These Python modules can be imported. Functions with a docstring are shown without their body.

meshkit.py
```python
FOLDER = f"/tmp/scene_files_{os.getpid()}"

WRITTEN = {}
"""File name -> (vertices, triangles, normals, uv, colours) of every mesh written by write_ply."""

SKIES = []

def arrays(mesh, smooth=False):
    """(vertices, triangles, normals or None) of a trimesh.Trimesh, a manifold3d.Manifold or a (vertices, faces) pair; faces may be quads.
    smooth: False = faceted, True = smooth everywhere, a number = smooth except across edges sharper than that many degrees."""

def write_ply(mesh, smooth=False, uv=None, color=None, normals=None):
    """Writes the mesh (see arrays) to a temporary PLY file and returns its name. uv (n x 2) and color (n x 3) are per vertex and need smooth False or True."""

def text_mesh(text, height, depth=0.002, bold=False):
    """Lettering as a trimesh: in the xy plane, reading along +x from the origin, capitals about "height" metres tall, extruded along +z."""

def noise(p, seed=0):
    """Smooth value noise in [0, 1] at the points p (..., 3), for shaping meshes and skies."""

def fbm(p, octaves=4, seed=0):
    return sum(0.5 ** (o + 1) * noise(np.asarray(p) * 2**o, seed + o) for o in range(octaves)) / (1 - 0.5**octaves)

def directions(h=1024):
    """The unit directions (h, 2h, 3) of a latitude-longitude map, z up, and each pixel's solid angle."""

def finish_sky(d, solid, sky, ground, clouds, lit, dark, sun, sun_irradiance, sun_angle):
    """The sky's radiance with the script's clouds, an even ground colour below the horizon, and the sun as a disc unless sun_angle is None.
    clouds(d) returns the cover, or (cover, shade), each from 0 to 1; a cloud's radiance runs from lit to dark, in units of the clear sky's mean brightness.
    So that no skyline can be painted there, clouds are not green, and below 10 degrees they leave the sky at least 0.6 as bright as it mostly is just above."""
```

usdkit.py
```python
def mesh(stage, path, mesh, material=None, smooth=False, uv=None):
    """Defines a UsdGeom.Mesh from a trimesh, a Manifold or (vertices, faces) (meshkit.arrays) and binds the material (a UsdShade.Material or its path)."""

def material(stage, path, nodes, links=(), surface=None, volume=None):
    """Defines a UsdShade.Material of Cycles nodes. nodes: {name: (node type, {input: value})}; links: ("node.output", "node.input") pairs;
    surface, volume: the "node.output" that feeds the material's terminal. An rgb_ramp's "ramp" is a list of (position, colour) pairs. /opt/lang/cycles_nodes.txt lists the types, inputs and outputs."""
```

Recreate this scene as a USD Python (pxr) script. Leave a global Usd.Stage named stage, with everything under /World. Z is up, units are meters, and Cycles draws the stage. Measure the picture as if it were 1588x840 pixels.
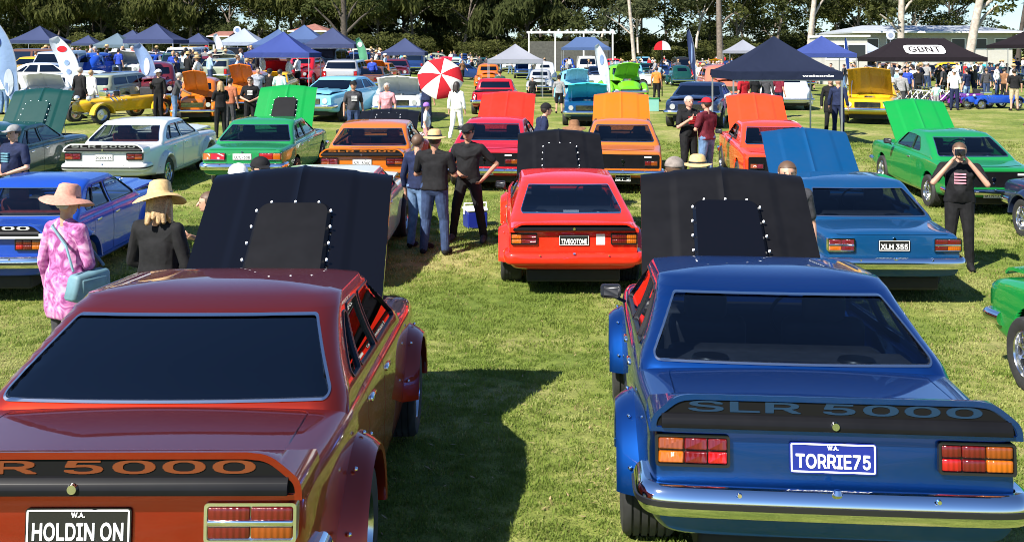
import math, random
import numpy as np, trimesh, usdkit, meshkit
from pxr import Usd, UsdGeom, UsdLux, UsdShade, Gf, Sdf, Vt
from manifold3d import Manifold, CrossSection
from manifold3d import Mesh as MMesh
from shapely.geometry import Polygon
from shapely import affinity
from scipy.interpolate import PchipInterpolator

# ------------------------------------------------------------------ camera, sky, sun, exposure
stage = Usd.Stage.CreateInMemory()
UsdGeom.SetStageUpAxis(stage, UsdGeom.Tokens.z); UsdGeom.SetStageMetersPerUnit(stage, 1.0)
UsdGeom.Xform.Define(stage, '/World'); UsdGeom.Scope.Define(stage, '/World/Looks')
CAMZ, FPX, PX0, PY0 = 2.7, 1600.0, 794.0, 78.0        # eye height, lens (in picture widths of 1588), principal column, horizon row
cam = UsdGeom.Camera.Define(stage, '/World/camera')
cam.CreateHorizontalApertureAttr(36.0); cam.CreateVerticalApertureAttr(36.0 * 541 / 1024)
cam.CreateFocalLengthAttr(FPX / 1588 * 36.0)
cam.CreateVerticalApertureOffsetAttr(-(420 - PY0) / 1588 * 36.0)
cam.CreateClippingRangeAttr(Gf.Vec2f(0.1, 5000)); cam.CreateExposureAttr(1.25)
cam.AddTranslateOp().Set(Gf.Vec3d(0, 0, CAMZ)); cam.AddRotateXOp().Set(90.0)
SUN = np.array([-0.69, -0.73, 0.97]); SUN /= np.linalg.norm(SUN)
SUN_EL, SUN_ROT = math.asin(SUN[2]), math.atan2(SUN[0], SUN[1])
usdkit.material(stage, '/World/Looks/sky', {
    'tint': ('mix_color', dict(blend_type='multiply', fac=1.0, b=(.72, .92, 1.22), use_clamp=False)),
    'sky': ('sky_texture', dict(sky_type='single_scattering', sun_disc=False, sun_elevation=SUN_EL, sun_rotation=SUN_ROT, air_density=1.0, aerosol_density=0.15, ozone_density=1.5)),
    'bg': ('background_shader', dict(strength=0.055))}, [('sky.color', 'tint.a'), ('tint.result', 'bg.color')], surface='bg.background')
dome = UsdLux.DomeLight.Define(stage, '/World/sky')
UsdShade.MaterialBindingAPI.Apply(dome.GetPrim()).Bind(UsdShade.Material.Get(stage, '/World/Looks/sky'))
dome.GetPrim().SetCustomDataByKey('kind', 'structure')
sun = UsdLux.DistantLight.Define(stage, '/World/sun')
sun.CreateNormalizeAttr(True); sun.CreateIntensityAttr(1.25); sun.CreateAngleAttr(0.5); sun.CreateColorAttr(Gf.Vec3f(1.0, 0.95, 0.87))
sun.AddTransformOp().Set(Gf.Matrix4d().SetRotate(Gf.Rotation(Gf.Vec3d(0, 0, 1), Gf.Vec3d(*map(float, SUN)))))

# ------------------------------------------------------------------ helpers
counts = {}
def numbered(path):
    k = counts[path] = counts.get(path, -1) + 1
    return path if k == 0 else f'{path}_{k:03d}'
def meta(p, label=None, cat=None, group=None, kind=None):
    for k, v in (('label', label), ('category', cat), ('group', group), ('kind', kind)):
        if v: p.SetCustomDataByKey(k, v)
    return p
def path_of(parent): return '/World' if parent is None else str(parent.GetPath() if hasattr(parent, 'GetPath') else parent)
def arr(m, smooth=30):
    """(v, f, n) of a Manifold (its own normals where it carries them), a trimesh or (v, f)"""
    if isinstance(m, tuple) and len(m) == 3: return m
    if isinstance(m, Manifold):
        g = m.to_mesh(); p = np.asarray(g.vert_properties)
        if p.shape[1] >= 6:
            n = p[:, 3:6].astype(float); L = np.linalg.norm(n, axis=1, keepdims=True)
            return p[:, :3].astype(float), np.asarray(g.tri_verts), np.where(L > 1e-6, n / np.maximum(L, 1e-9), [0, 0, 1.0])
        m = (p[:, :3], np.asarray(g.tri_verts))
    return meshkit.arrays(m, smooth)
def define(path, A, material):
    v, f, n = A
    m = UsdGeom.Mesh.Define(stage, path)
    m.CreatePointsAttr(Vt.Vec3fArray.FromNumpy(np.ascontiguousarray(v, np.float32)))
    m.CreateFaceVertexCountsAttr(Vt.IntArray.FromNumpy(np.full(len(f), 3, np.int32)))
    m.CreateFaceVertexIndicesAttr(Vt.IntArray.FromNumpy(np.ascontiguousarray(f, np.int32).ravel()))
    m.CreateSubdivisionSchemeAttr('none')
    if n is not None:
        m.CreateNormalsAttr(Vt.Vec3fArray.FromNumpy(np.ascontiguousarray(n, np.float32))); m.SetNormalsInterpolation('vertex')
    if material is not None:
        UsdShade.MaterialBindingAPI.Apply(m.GetPrim()).Bind(MAT[material] if isinstance(material, str) else material)
    return m.GetPrim()
def obj(name, m, material, parent=None, smooth=30):
    return define(numbered(path_of(parent) + '/' + name), arr(m, smooth), material)
def thing(name, label, cat, mat4=None, group=None, loc=(0, 0, 0), rz=0.0):
    x = UsdGeom.Xform.Define(stage, numbered('/World/' + name))
    if mat4 is None:
        x.AddTranslateOp().Set(Gf.Vec3d(*map(float, loc)))
        if rz: x.AddRotateZOp().Set(math.degrees(rz))
    else: x.AddTransformOp().Set(Gf.Matrix4d(*np.asarray(mat4, float).T.ravel().tolist()))
    return meta(x.GetPrim(), label, cat, group)

_gy = [-60, 0, 3.5, 4.5, 5.5, 8.1, 10, 12.5, 15, 18, 20, 25, 40, 100, 220, 900]
_gh = [2.2, 2.30, 2.46, 2.53, 2.60, 2.79, 2.93, 3.05, 3.04, 2.92, 2.83, 2.70, 2.62, 2.58, 2.5, 2.4]
_g = PchipInterpolator(_gy, [CAMZ - h for h in _gh])
def _s(t): t = np.clip(t, 0, 1); return t * t * (3 - 2 * t)
def ground(x, y):
    """the field: a shallow dip in front, a low bank rising at the back on the left"""
    y = np.asarray(y, float); x = np.asarray(x, float)
    return _g(np.clip(y, -60, 900)) + 0.02 * np.sin(x * 0.21 + 1.0) * np.clip((y - 8) / 10, 0, 1) + 1.1 * _s((y - 25) / 40) * _s(-x / 14)
def at(px, Y): return (px - PX0) / FPX * Y
def at_ground(px, py):
    """the point of the ground seen at picture point (px, py)"""
    Ys = np.linspace(3, 400, 40000); d = CAMZ - (py - PY0) / FPX * Ys - ground((px - PX0) / FPX * Ys, Ys)
    i = int(np.argmax(d < 0)) if (d < 0).any() else len(Ys) - 1
    Y = Ys[i]; return (px - PX0) / FPX * Y, Y

# geometry helpers
def man(v, f): return Manifold(MMesh(np.asarray(v, np.float32), np.asarray(f, np.uint32)))
def box(x0, x1, y0, y1, z0, z1): return Manifold.cube([x1 - x0, y1 - y0, z1 - z0]).translate([x0, y0, z0])
def rbox(x0, x1, y0, y1, z0, z1, r=0.01, seg=8):
    s = Manifold.sphere(r, seg)
    return Manifold.batch_hull([s.translate([x, y, z]) for x in (x0 + r, x1 - r) for y in (y0 + r, y1 - r) for z in (z0 + r, z1 - r)])
def ball(p, r, seg=12): return Manifold.sphere(float(r), seg).translate([float(t) for t in p])
def capsule(a, b, ra, rb=None, seg=10): return Manifold.batch_hull([ball(a, ra, seg), ball(b, ra if rb is None else rb, seg)])
def union(ms): return Manifold.batch_boolean(list(ms), __import__('manifold3d').OpType.Add)
def rounded(poly, r, q=6):
    p = Polygon(poly)
    return p.buffer(-r, quad_segs=q).buffer(2 * r, quad_segs=q).buffer(-r, quad_segs=q) if r else p
def cs(poly):
    if isinstance(poly, (list, np.ndarray)): poly = Polygon(poly)
    return CrossSection([np.asarray(poly.exterior.coords)[:-1]] + [np.asarray(h.coords)[:-1] for h in poly.interiors], __import__('manifold3d').FillRule.EvenOdd)
def _ext(poly, h0, h1, M):
    m = Manifold.extrude(cs(poly), h1 - h0).translate([0, 0, h0])
    return m.transform(np.asarray(M, float))
def prism_y(poly, y0, y1): return _ext(poly, y0, y1, [[1, 0, 0, 0], [0, 0, 1, 0], [0, 1, 0, 0]])      # poly in (x, z)
def prism_x(poly, x0, x1): return _ext(poly, x0, x1, [[0, 0, 1, 0], [1, 0, 0, 0], [0, 1, 0, 0]])      # poly in (y, z)
def prism_z(poly, z0, z1): return _ext(poly, z0, z1, [[1, 0, 0, 0], [0, 1, 0, 0], [0, 0, 1, 0]])
def cyl_x(y, z, r, x0, x1, seg=40): return Manifold.cylinder(x1 - x0, r, r, seg).rotate([0, 90, 0]).translate([x0, y, z])
def smoothn(m, ang=40):
    m = m.as_original(); return m.calculate_normals(0, ang)
def loft(rings, caps=True):
    """rings (k, n, 3) closed loops -> (v, f) closed solid"""
    R = np.asarray(rings, float); k, n, _ = R.shape
    v = R.reshape(-1, 3); i = np.arange(k - 1)[:, None] * n; j = np.arange(n)[None]; jn = (j + 1) % n
    a, b, c, d = (i + j), (i + jn), (i + n + jn), (i + n + j)
    f = np.concatenate([np.stack([a, b, c], -1).reshape(-1, 3), np.stack([a, c, d], -1).reshape(-1, 3)])
    if caps:
        v = np.vstack([v, R[0].mean(0), R[-1].mean(0)]); c0, c1 = len(v) - 2, len(v) - 1; j = np.arange(n); jn = (j + 1) % n
        f = np.vstack([f, np.stack([np.full(n, c0), jn, j], -1), np.stack([np.full(n, c1), (k - 1) * n + j, (k - 1) * n + jn], -1)])
    t = trimesh.Trimesh(v, f, process=False)
    if t.volume < 0: f = f[:, ::-1]
    return v, f
def chaikin(p, it=2, closed=True):
    p = np.asarray(p, float)
    for _ in range(it):
        q = np.roll(p, -1, 0) if closed else p[1:]
        a = p if closed else p[:-1]
        r = np.stack([a * .75 + q * .25, a * .25 + q * .75], 1).reshape(-1, p.shape[1])
        p = r if closed else np.vstack([p[:1], r, p[-1:]])
    return p
def sweep_plan(path, prof):
    """profile (outward, z) swept along a path in plan (x, y); outward is to the right of travel"""
    path = np.asarray(path, float); d = np.gradient(path, axis=0); d /= np.linalg.norm(d, axis=1, keepdims=True)
    nrm = np.stack([d[:, 1], -d[:, 0]], 1)
    return loft([[(p[0] + n[0] * o, p[1] + n[1] * o, z) for o, z in prof] for p, n in zip(path, nrm)])
def revolve(prof, seg=40, axis='x'):
    """profile (r, h) closed polygon about the axis"""
    prof = np.asarray(prof, float); a = np.linspace(0, 2 * np.pi, seg, endpoint=False); n = len(prof)
    R = np.array([[(h, r * math.cos(t), r * math.sin(t)) if axis == 'x' else (r * math.cos(t), r * math.sin(t), h) for r, h in prof] for t in a])
    v = R.reshape(-1, 3); i = np.arange(seg)[:, None]; j = np.arange(n)[None]; i2 = (i + 1) % seg; j2 = (j + 1) % n
    f = np.concatenate([np.stack([i * n + j, i2 * n + j, i2 * n + j2], -1).reshape(-1, 3), np.stack([i * n + j, i2 * n + j2, i * n + j2], -1).reshape(-1, 3)])
    if trimesh.Trimesh(v, f, process=False).volume < 0: f = f[:, ::-1]
    return v, f
def tube(pts, r, seg=8, caps=True):
    pts = np.asarray(pts, float); r = np.broadcast_to(r, (len(pts),)); d = np.gradient(pts, axis=0); d /= np.linalg.norm(d, axis=1, keepdims=True) + 1e-12
    up = np.array([0, 0, 1.0]) if abs(d[0][2]) < .9 else np.array([1.0, 0, 0]); rings = []
    for p, t, q in zip(pts, d, r):
        a = np.cross(t, up); a /= np.linalg.norm(a); b = np.cross(a, t); up = b
        w = np.linspace(0, 2 * np.pi, seg, endpoint=False)
        rings.append(p + q * (np.cos(w)[:, None] * a + np.sin(w)[:, None] * b))
    return loft(rings, caps)
def joined(ms):
    v, f, n = [], [], 0
    for m in ms:
        a = arr(m, False); v.append(a[0]); f.append(np.asarray(a[1]) + n); n += len(a[0])
    return np.vstack(v), np.vstack(f)
def text_on(s, height, width, origin, xdir, zdir, depth=0.002, bold=True, squash=None):
    """lettering centred at origin: reads along xdir, stands along zdir, proud towards xdir x zdir"""
    t = meshkit.text_mesh(s, height, depth, bold); v = np.array(t.vertices); lo, hi = v.min(0), v.max(0)
    v[:, 0] -= (lo[0] + hi[0]) / 2; v[:, 1] -= (lo[1] + hi[1]) / 2
    if width: v[:, 0] *= width / (hi[0] - lo[0]); v[:, 1] *= height / (hi[1] - lo[1])
    x, z = np.asarray(xdir, float), np.asarray(zdir, float); y = np.cross(x, z)
    return np.asarray(origin) + v[:, :1] * x + v[:, 1:2] * z + v[:, 2:3] * y, np.array(t.faces)

# ------------------------------------------------------------------ materials
MAT = {}
def mat(name, nodes, links=(), surface='p.BSDF', volume=None):
    MAT[name] = usdkit.material(stage, '/World/Looks/' + name, nodes, links, surface=surface, volume=volume); return name
def plain(name, c, rough=0.5, **k):
    return mat(name, {'p': ('principled_bsdf', dict(base_color=c, roughness=rough, **k))})
def worn(name, c, rough=0.5, scale=6.0, amount=0.25, bump=0.0, **k):
    """a colour broken up by noise of its own, with a faint relief"""
    c = np.asarray(c, float)
    n = {'g': ('geometry', {}), 'n': ('noise_texture', dict(scale=scale, detail=4.0, roughness=0.6)),
         'r': ('rgb_ramp', dict(ramp=[(0.3, tuple(c * (1 - amount))), (0.7, tuple(np.minimum(c * (1 + amount), 1)))])), 't': ('texture_coordinate', {}),
         'p': ('principled_bsdf', dict(roughness=rough, **k))}
    l = [('t.object', 'n.vector'), ('n.fac', 'r.fac'), ('r.color', 'p.base_color')]
    if bump:
        n['b'] = ('bump', dict(strength=bump, distance=0.01)); l += [('n.fac', 'b.height'), ('b.normal', 'p.normal')]
    return mat(name, n, l)
def paint(name, c, metallic=0.0, rough=0.32, coat=1.0, peel=0.008):
    """car paint: colour coat with a breath of dust, clear coat with faint orange peel"""
    c = np.asarray(c, float)
    return mat(name, {'t': ('texture_coordinate', {}), 'n': ('noise_texture', dict(scale=3.0, detail=5.0, roughness=0.65)),
        'r': ('rgb_ramp', dict(ramp=[(0.35, tuple(c)), (0.8, tuple(c * 0.93 + 0.008))])),
        'o': ('noise_texture', dict(scale=60.0, detail=1.0)), 'b': ('bump', dict(strength=peel, distance=0.002)),
        'p': ('principled_bsdf', dict(metallic=metallic, roughness=rough, specular_ior_level=.12, coat_weight=coat, coat_roughness=0.015))},
        [('t.object', 'n.vector'), ('t.object', 'o.vector'), ('n.fac', 'r.fac'), ('r.color', 'p.base_color'), ('o.fac', 'b.height'), ('b.normal', 'p.coat_normal')])
def glass(name, tint, ior=1.6):
    """window pane: tinted clear film mixed with sharp reflections by the viewing angle"""
    return mat(name, {'f': ('fresnel', dict(IOR=ior)), 'e': ('geometry', {}), 'i': ('math', dict(math_type='subtract', value1=1.0)), 'x': ('math', dict(math_type='multiply')), 'c': ('transparent_bsdf', dict(color=tint)), 'g': ('glossy_bsdf', dict(color=(1, 1, 1), roughness=0.0)),
                      'm': ('mix_closure', {})}, [('e.backfacing', 'i.value2'), ('f.fac', 'x.value1'), ('i.value', 'x.value2'), ('x.value', 'm.fac'), ('c.BSDF', 'm.closure1'), ('g.BSDF', 'm.closure2')], surface='m.closure')
plain('chrome', (0.82, 0.82, 0.83), 0.06, metallic=1.0)
plain('alloy', (0.62, 0.62, 0.63), 0.18, metallic=1.0)
worn('rubber', (0.018, 0.018, 0.018), 0.75, 20, 0.3)
plain('black_trim', (0.010, 0.010, 0.011), 0.35)
worn('black_satin', (0.006, 0.006, 0.007), 0.36, 5, 0.2, specular_ior_level=.16)
worn('underbody', (0.012, 0.012, 0.012), 0.8, 8, 0.3)
worn('interior', (0.02, 0.02, 0.022), 0.6, 12, 0.3)
worn('interior_red', (0.16, 0.02, 0.02), 0.6, 12, 0.3)
plain('stud', (.85, .85, .84), .45); plain('trim_chrome', (.8, .8, .8), .22, metallic=1.0); worn('shelf', (0.032, 0.034, 0.04), .7, 14, .3); glass('glass', (0.60, 0.65, 0.70)); glass('glass_dark', (0.16, 0.17, 0.19), 1.9); glass('glass_clear', (0.72, 0.76, 0.76))
def lens(name, c): return mat(name, {'t': ('texture_coordinate', {}), 'w': ('wave_texture', dict(scale=14.0, bands_direction='x')), 'b': ('bump', dict(strength=0.5, distance=0.004)),
    'p': ('principled_bsdf', dict(base_color=c, roughness=0.15, coat_weight=0.6, subsurface_weight=0.0))}, [('t.object', 'w.vector'), ('w.fac', 'b.height'), ('b.normal', 'p.normal')])
lens('lens_red', (0.30, 0.006, 0.006)); lens('lens_dark_red', (0.10, 0.005, 0.005)); lens('lens_amber', (0.36, 0.085, 0.004)); lens('lens_dark_amber', (.19, .04, .004)); lens('lens_clear', (0.7, 0.7, 0.68))
plain('headlight', (0.75, 0.77, 0.78), 0.08, metallic=0.6)
plain('white_paint', (0.8, 0.8, 0.78), 0.4); plain('plate_black', (0.012, 0.012, 0.012), 0.35); plain('plate_blue', (0.008, 0.018, 0.19), 0.35); plain('plate_white', (0.75, 0.76, 0.74), 0.4); plain('plate_letter', (0.82, 0.82, 0.80), 0.4)
# ------------------------------------------------------------------ cars
SQ = 4
def section(w, zb, zs, zt, it=2, sill=0.05):
    """half section of the lower body, mirrored into a closed ring (x, z)"""
    h = zs - zb
    half = [(0, zb), (w * .62, zb), (w * .90, zb + .01), (w * .965, zb + .05), (w * .985, zb + .16 * h), (w, zb + .55 * h), (w * .995, zb + .72 * h),
            (w * .985, zs - .055), (w * .955, zs - .012), (w * .90, zs + .012), (w * .70, zs + .6 * (zt - zs)), (w * .35, zt - .004), (0, zt)]
    ring = half + [(-x, z) for x, z in half[-2:0:-1]]
    return chaikin(ring, it)
def body_solid(st, it=2, n=44, rnd=0.03):
    """st rows: y, half width, bottom z, shoulder z, deck centre z"""
    st = np.asarray(st, float); fs = [PchipInterpolator(st[:, 0], st[:, k]) for k in range(1, 5)]
    y0, y1 = st[0, 0], st[-1, 0]
    ys = np.concatenate([[y0 + rnd * .25], np.linspace(y0 + rnd, y1 - rnd, n), [y1 - rnd * .25]])
    rings = []
    for k, y in enumerate(ys):
        s = section(*[float(f(y)) for f in fs], it=it)
        rings.append(np.column_stack([s[:, 0], np.full(len(s), y), s[:, 1]]))
    def shrunk(r, y, d):
        c = np.array([0, y, (r[:, 2].min() + r[:, 2].max()) / 2]); q = r.copy(); q[:, 1] = y
        ext = np.array([np.abs(r[:, 0]).max(), 1, (r[:, 2].max() - r[:, 2].min()) / 2])
        return c + (q - c) * np.array([1 - d / ext[0], 1, 1 - d / ext[2]])
    rings[0] = shrunk(rings[1], ys[0], rnd * .4); rings[-1] = shrunk(rings[-2], ys[-1], rnd * .4)
    rings = [shrunk(rings[0], y0, rnd)] + rings + [shrunk(rings[-1], y1, rnd)]
    return smoothn(man(*loft(rings)), 42)
def plan_ring(yr, yf, w, r, bow, z, q=5):
    p = np.asarray(rounded([(-w, yr), (w, yr), (w, yf), (-w, yf)], r, q).exterior.coords)[:-1]
    # resample evenly and start always at the same direction
    c = np.array([0, (yr + yf) / 2]); L = np.vstack([p, p[:1]]); s = np.r_[0, np.cumsum(np.linalg.norm(np.diff(L, axis=0), axis=1))]
    k0 = np.argmin(np.abs(p[:, 0]) + np.where(p[:, 1] > c[1], 10, 0)); p = np.roll(p, -k0, 0)
    L = np.vstack([p, p[:1]]); s = np.r_[0, np.cumsum(np.linalg.norm(np.diff(L, axis=0), axis=1))]
    return L, s, c, yr, yf, w, bow, z
def cabin_solid(lv, off=0.0, n=120, crown=0.06, roof_steps=7):
    """lv rows: z, rear y, front y, half width, corner radius, bow of the screens; off shrinks it inwards"""
    rings = []
    lv = np.asarray(lv, float); zs = np.unique(np.concatenate([np.linspace(lv[0, 0], lv[-1, 0], 12), lv[:, 0]]))
    F = [PchipInterpolator(lv[:, 0], lv[:, k]) for k in range(1, 6)]
    def ring(z, yr, yf, w, r, bow):
        # analytic: angle-parametrised super-rounded rectangle, same parameter at every level
        P = np.asarray(rounded([(-w, yr), (w, yr), (w, yf), (-w, yf)], r, 8).exterior.coords)[:-1]
        if Polygon(P).exterior.is_ccw is False: P = P[::-1]
        k0 = np.argmin((P[:, 0]) ** 2 + (P[:, 1] - yr) ** 2 * 100 + (P[:, 0] < 0) * .001); P = np.roll(P, -k0, 0)
        L = np.vstack([P, P[:1]]); s = np.r_[0, np.cumsum(np.linalg.norm(np.diff(L, axis=0), axis=1))]
        side = 2 * (yf - yr); wide = 4 * w
        t = np.linspace(0, 1, n, endpoint=False) * s[-1]
        Q = np.column_stack([np.interp(t, s, L[:, 0]), np.interp(t, s, L[:, 1])])
        u = np.clip(1 - (Q[:, 0] / w) ** 2, 0, 1); m = (yr + yf) / 2
        Q[:, 1] += np.where(Q[:, 1] < m, -1, 1) * bow * u * np.clip(np.abs(Q[:, 1] - m) / ((yf - yr) / 2), 0, 1) ** 4
        return np.column_stack([Q, np.full(n, z)])
    for z in zs:
        yr, yf, w, r, b = [float(f(z)) for f in F]
        rings.append(ring(z, yr + off, yf - off, w - off, max(r - off * .5, .03), b))
    top = rings[-1]; c = top.mean(0); z1 = zs[-1] - (off if off > 0 else 0)
    if off > 0:
        for q in rings: q[:, 2] = np.minimum(q[:, 2], z1 + 1e-4 * 0)
        keep = [q for q, z in zip(rings, zs) if z < z1 - .01]; yr, yf, w, r, b = [float(f(z1)) for f in F]
        rings = keep + [ring(z1, yr + off, yf - off, w - off, max(r - off * .5, .03), b)]; top = rings[-1]; c = top.mean(0)
    for k in range(1, roof_steps + 1):
        u = k / roof_steps * .97; q = c + (top - c) * (1 - u); q[:, 2] = z1 + crown * (1 - (1 - u) ** 3.0); rings.append(q)
    return man(*loft(rings))
def wheel(y, side, r=.305, width=.22, xo=.86, style='slots', hi=True):
    """tyre and rim at outer face xo on side +-1, axle at y"""
    out, seg = [], (48 if hi else 24)
    rr = r * .64; x1, x0 = xo, xo - width
    prof = [(rr, x0), (r * .93, x0), (r * .985, x0 + .02), (r, x0 + .05), (r, x1 - .05), (r * .985, x1 - .02), (r * .93, x1 - .002), (r * .80, x1 + .006), (rr, x1 - .012)]
    t = revolve([(a, b) for a, b in prof], seg)
    if hi:
        m = man(*t)
        for xg in np.linspace(x0 + .05, x1 - .05, 5): m = m - man(*revolve([(r * .965, xg - .006), (r * 1.02, xg - .006), (r * 1.02, xg + .006), (r * .965, xg + .006)], seg))
        t = arr(smoothn(m, 35))
    else: t = arr(t, 35)
    b = revolve([(rr * .99, x0 + .01), (rr * .99, x1 - .012), (rr * .93, x1 - .008), (rr * .88, x1 - .03), (rr * .86, x1 - .09), (rr * .30, x1 - .085), (rr * .26, x1 - .055), (0.001, x1 - .05), (0.001, x1 - .11), (rr * .83, x1 - .12), (rr * .83, x0 + .01)], seg)
    def place(A):
        v = np.array(A[0]); v = v + [0, y, r]; f = np.asarray(A[1]); n = A[2]
        if side < 0:
            v = v * [-1, 1, 1]; f = f[:, ::-1]; n = None if n is None else n * [-1, 1, 1]
        return v, f, n
    out.append(('tyre', place(t), 'rubber')); out.append(('rim', place(arr(b, 35)), 'alloy'))
    if hi:
        sp = []
        for k in range(10):
            a = k * math.pi / 5
            sp.append(rbox(x1 - .082, x1 - .050, -.016, .016, rr * .25, rr * .90, .008, 6).rotate([math.degrees(a), 0, 0]))
        out.append(('spokes', place(arr(smoothn(union(sp), 30))), 'chrome'))
    return out
def lamp_cells(x0, x1, y, z0, z1, cols, rows, sgn):
    """lens cells of a tail lamp, outermost first; cols: (share, [material per row])"""
    out, tot, a = [], sum(c[0] for c in cols), 0.0
    for sh, ms in cols:
        xa = x1 - (x1 - x0) * (a + sh) / tot; xb = x1 - (x1 - x0) * a / tot; a += sh; hz = (z1 - z0) / rows
        for k in range(rows):
            m = rbox(xa + .002, xb - .002, y - .014, y + .02, z0 + k * hz + .004, z0 + (k + 1) * hz - .004, .006, 6)
            if sgn < 0: m = m.mirror([1, 0, 0])
            out.append((smoothn(m, 35), ms[rows - 1 - k]))
    return out
def seat(x, y, z, w=.5, h=.62, head=True):
    a = rbox(x - w / 2, x + w / 2, y - .25, y + .28, z, z + .16, .05); b = rbox(x - w / 2, x + w / 2, -.07, .07, 0, h, .05).rotate([12, 0, 0]).translate([0, y - .24, z + .08])
    m = a + b
    if head: m = m + rbox(x - .13, x + .13, -.05, .05, h - .02, h + .16, .04).rotate([12, 0, 0]).translate([0, y - .24, z + .08])
    return m

def hood_panel(w0, w1, L, scoop=True, hi=True, K_flat=True):
    """bonnet in its own frame: hinge along x at the origin, running along +y; top is +z. returns [(name, parent, mesh, material)]"""
    nu, nv = (49, 19) if hi else (25, 7)
    U, V = np.meshgrid(np.linspace(-1, 1, nu), np.linspace(0, 1, nv))
    def bump(u, c, s): return np.exp(-((u - c) / s) ** 2)
    def H(u, v):
        a = np.abs(u)
        return .030 * (1 - a ** 2) + .016 * np.clip(1 - np.abs(a - .0) / .045, 0, 1) + .012 * (a < .62) * np.clip((.62 - a) / .02, 0, 1) - .05 * np.clip((v - .9) / .1, 0, 1) ** 2
    def X(u, v): return u * (w0 + (w1 - w0) * v) / 2
    def Y(u, v): return L * (v + .045 * v * (1 - np.abs(u)))
    top = np.stack([X(U, V), Y(U, V), H(U, V)], -1); bot = top.copy(); bot[..., 2] -= .03
    v = np.vstack([top.reshape(-1, 3), bot.reshape(-1, 3)]); i = np.arange(nv - 1)[:, None] * nu + np.arange(nu - 1)[None]; i = i.ravel(); N = nu * nv
    f = [np.stack([i, i + 1, i + nu + 1], 1), np.stack([i, i + nu + 1, i + nu], 1), np.stack([N + i, N + i + nu + 1, N + i + 1], 1), np.stack([N + i, N + i + nu, N + i + nu + 1], 1)]
    e = np.concatenate([np.arange(nu), np.arange(1, nv) * nu + nu - 1, (nv - 1) * nu + np.arange(nu - 2, -1, -1), np.arange(nv - 2, 0, -1) * nu]); e2 = np.roll(e, -1)
    f += [np.stack([e2, e, N + e], 1), np.stack([e2, N + e, N + e2], 1)]
    out = [('bonnet', None, (v, np.vstack(f)), 'hood')]
    if scoop:
        sw, y0, y1 = .285, .03, .86
        pl = rounded([(-sw, y0), (sw, y0), (sw * .92, y1), (-sw * .92, y1)], .10)
        q_ = np.array(pl.exterior.coords)[:-1]; qi = np.array(pl.buffer(-.022).exterior.coords)[:-1]
        m = Manifold.hull_points(np.vstack([np.column_stack([q_, np.full(len(q_), .036)]), np.column_stack([q_, np.full(len(q_), .064)]), np.column_stack([qi, np.full(len(qi), .090)])]))
        hump = rbox(-.215, .215, .02, .72, .05, .125, .03)
        out.append(('scoop', 'bonnet', smoothn((m + hump) if not K_flat else m, 30), 'scoop'))
        P = [(-.25, .76), (.25, .76), (-.16, .835), (0, .84), (.16, .835), (-.262, .62), (.262, .62), (-.268, .48), (.268, .48), (-.272, .34), (.272, .34), (-.275, .20), (.275, .20)] if hi else []
        for x, y in P: out.append(('pin', 'bonnet', smoothn(Manifold.cylinder(.015, .0095, .008, 12).translate([x * 1.06, y * 1.02, .070]), 40), 'stud'))
    return out

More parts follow.
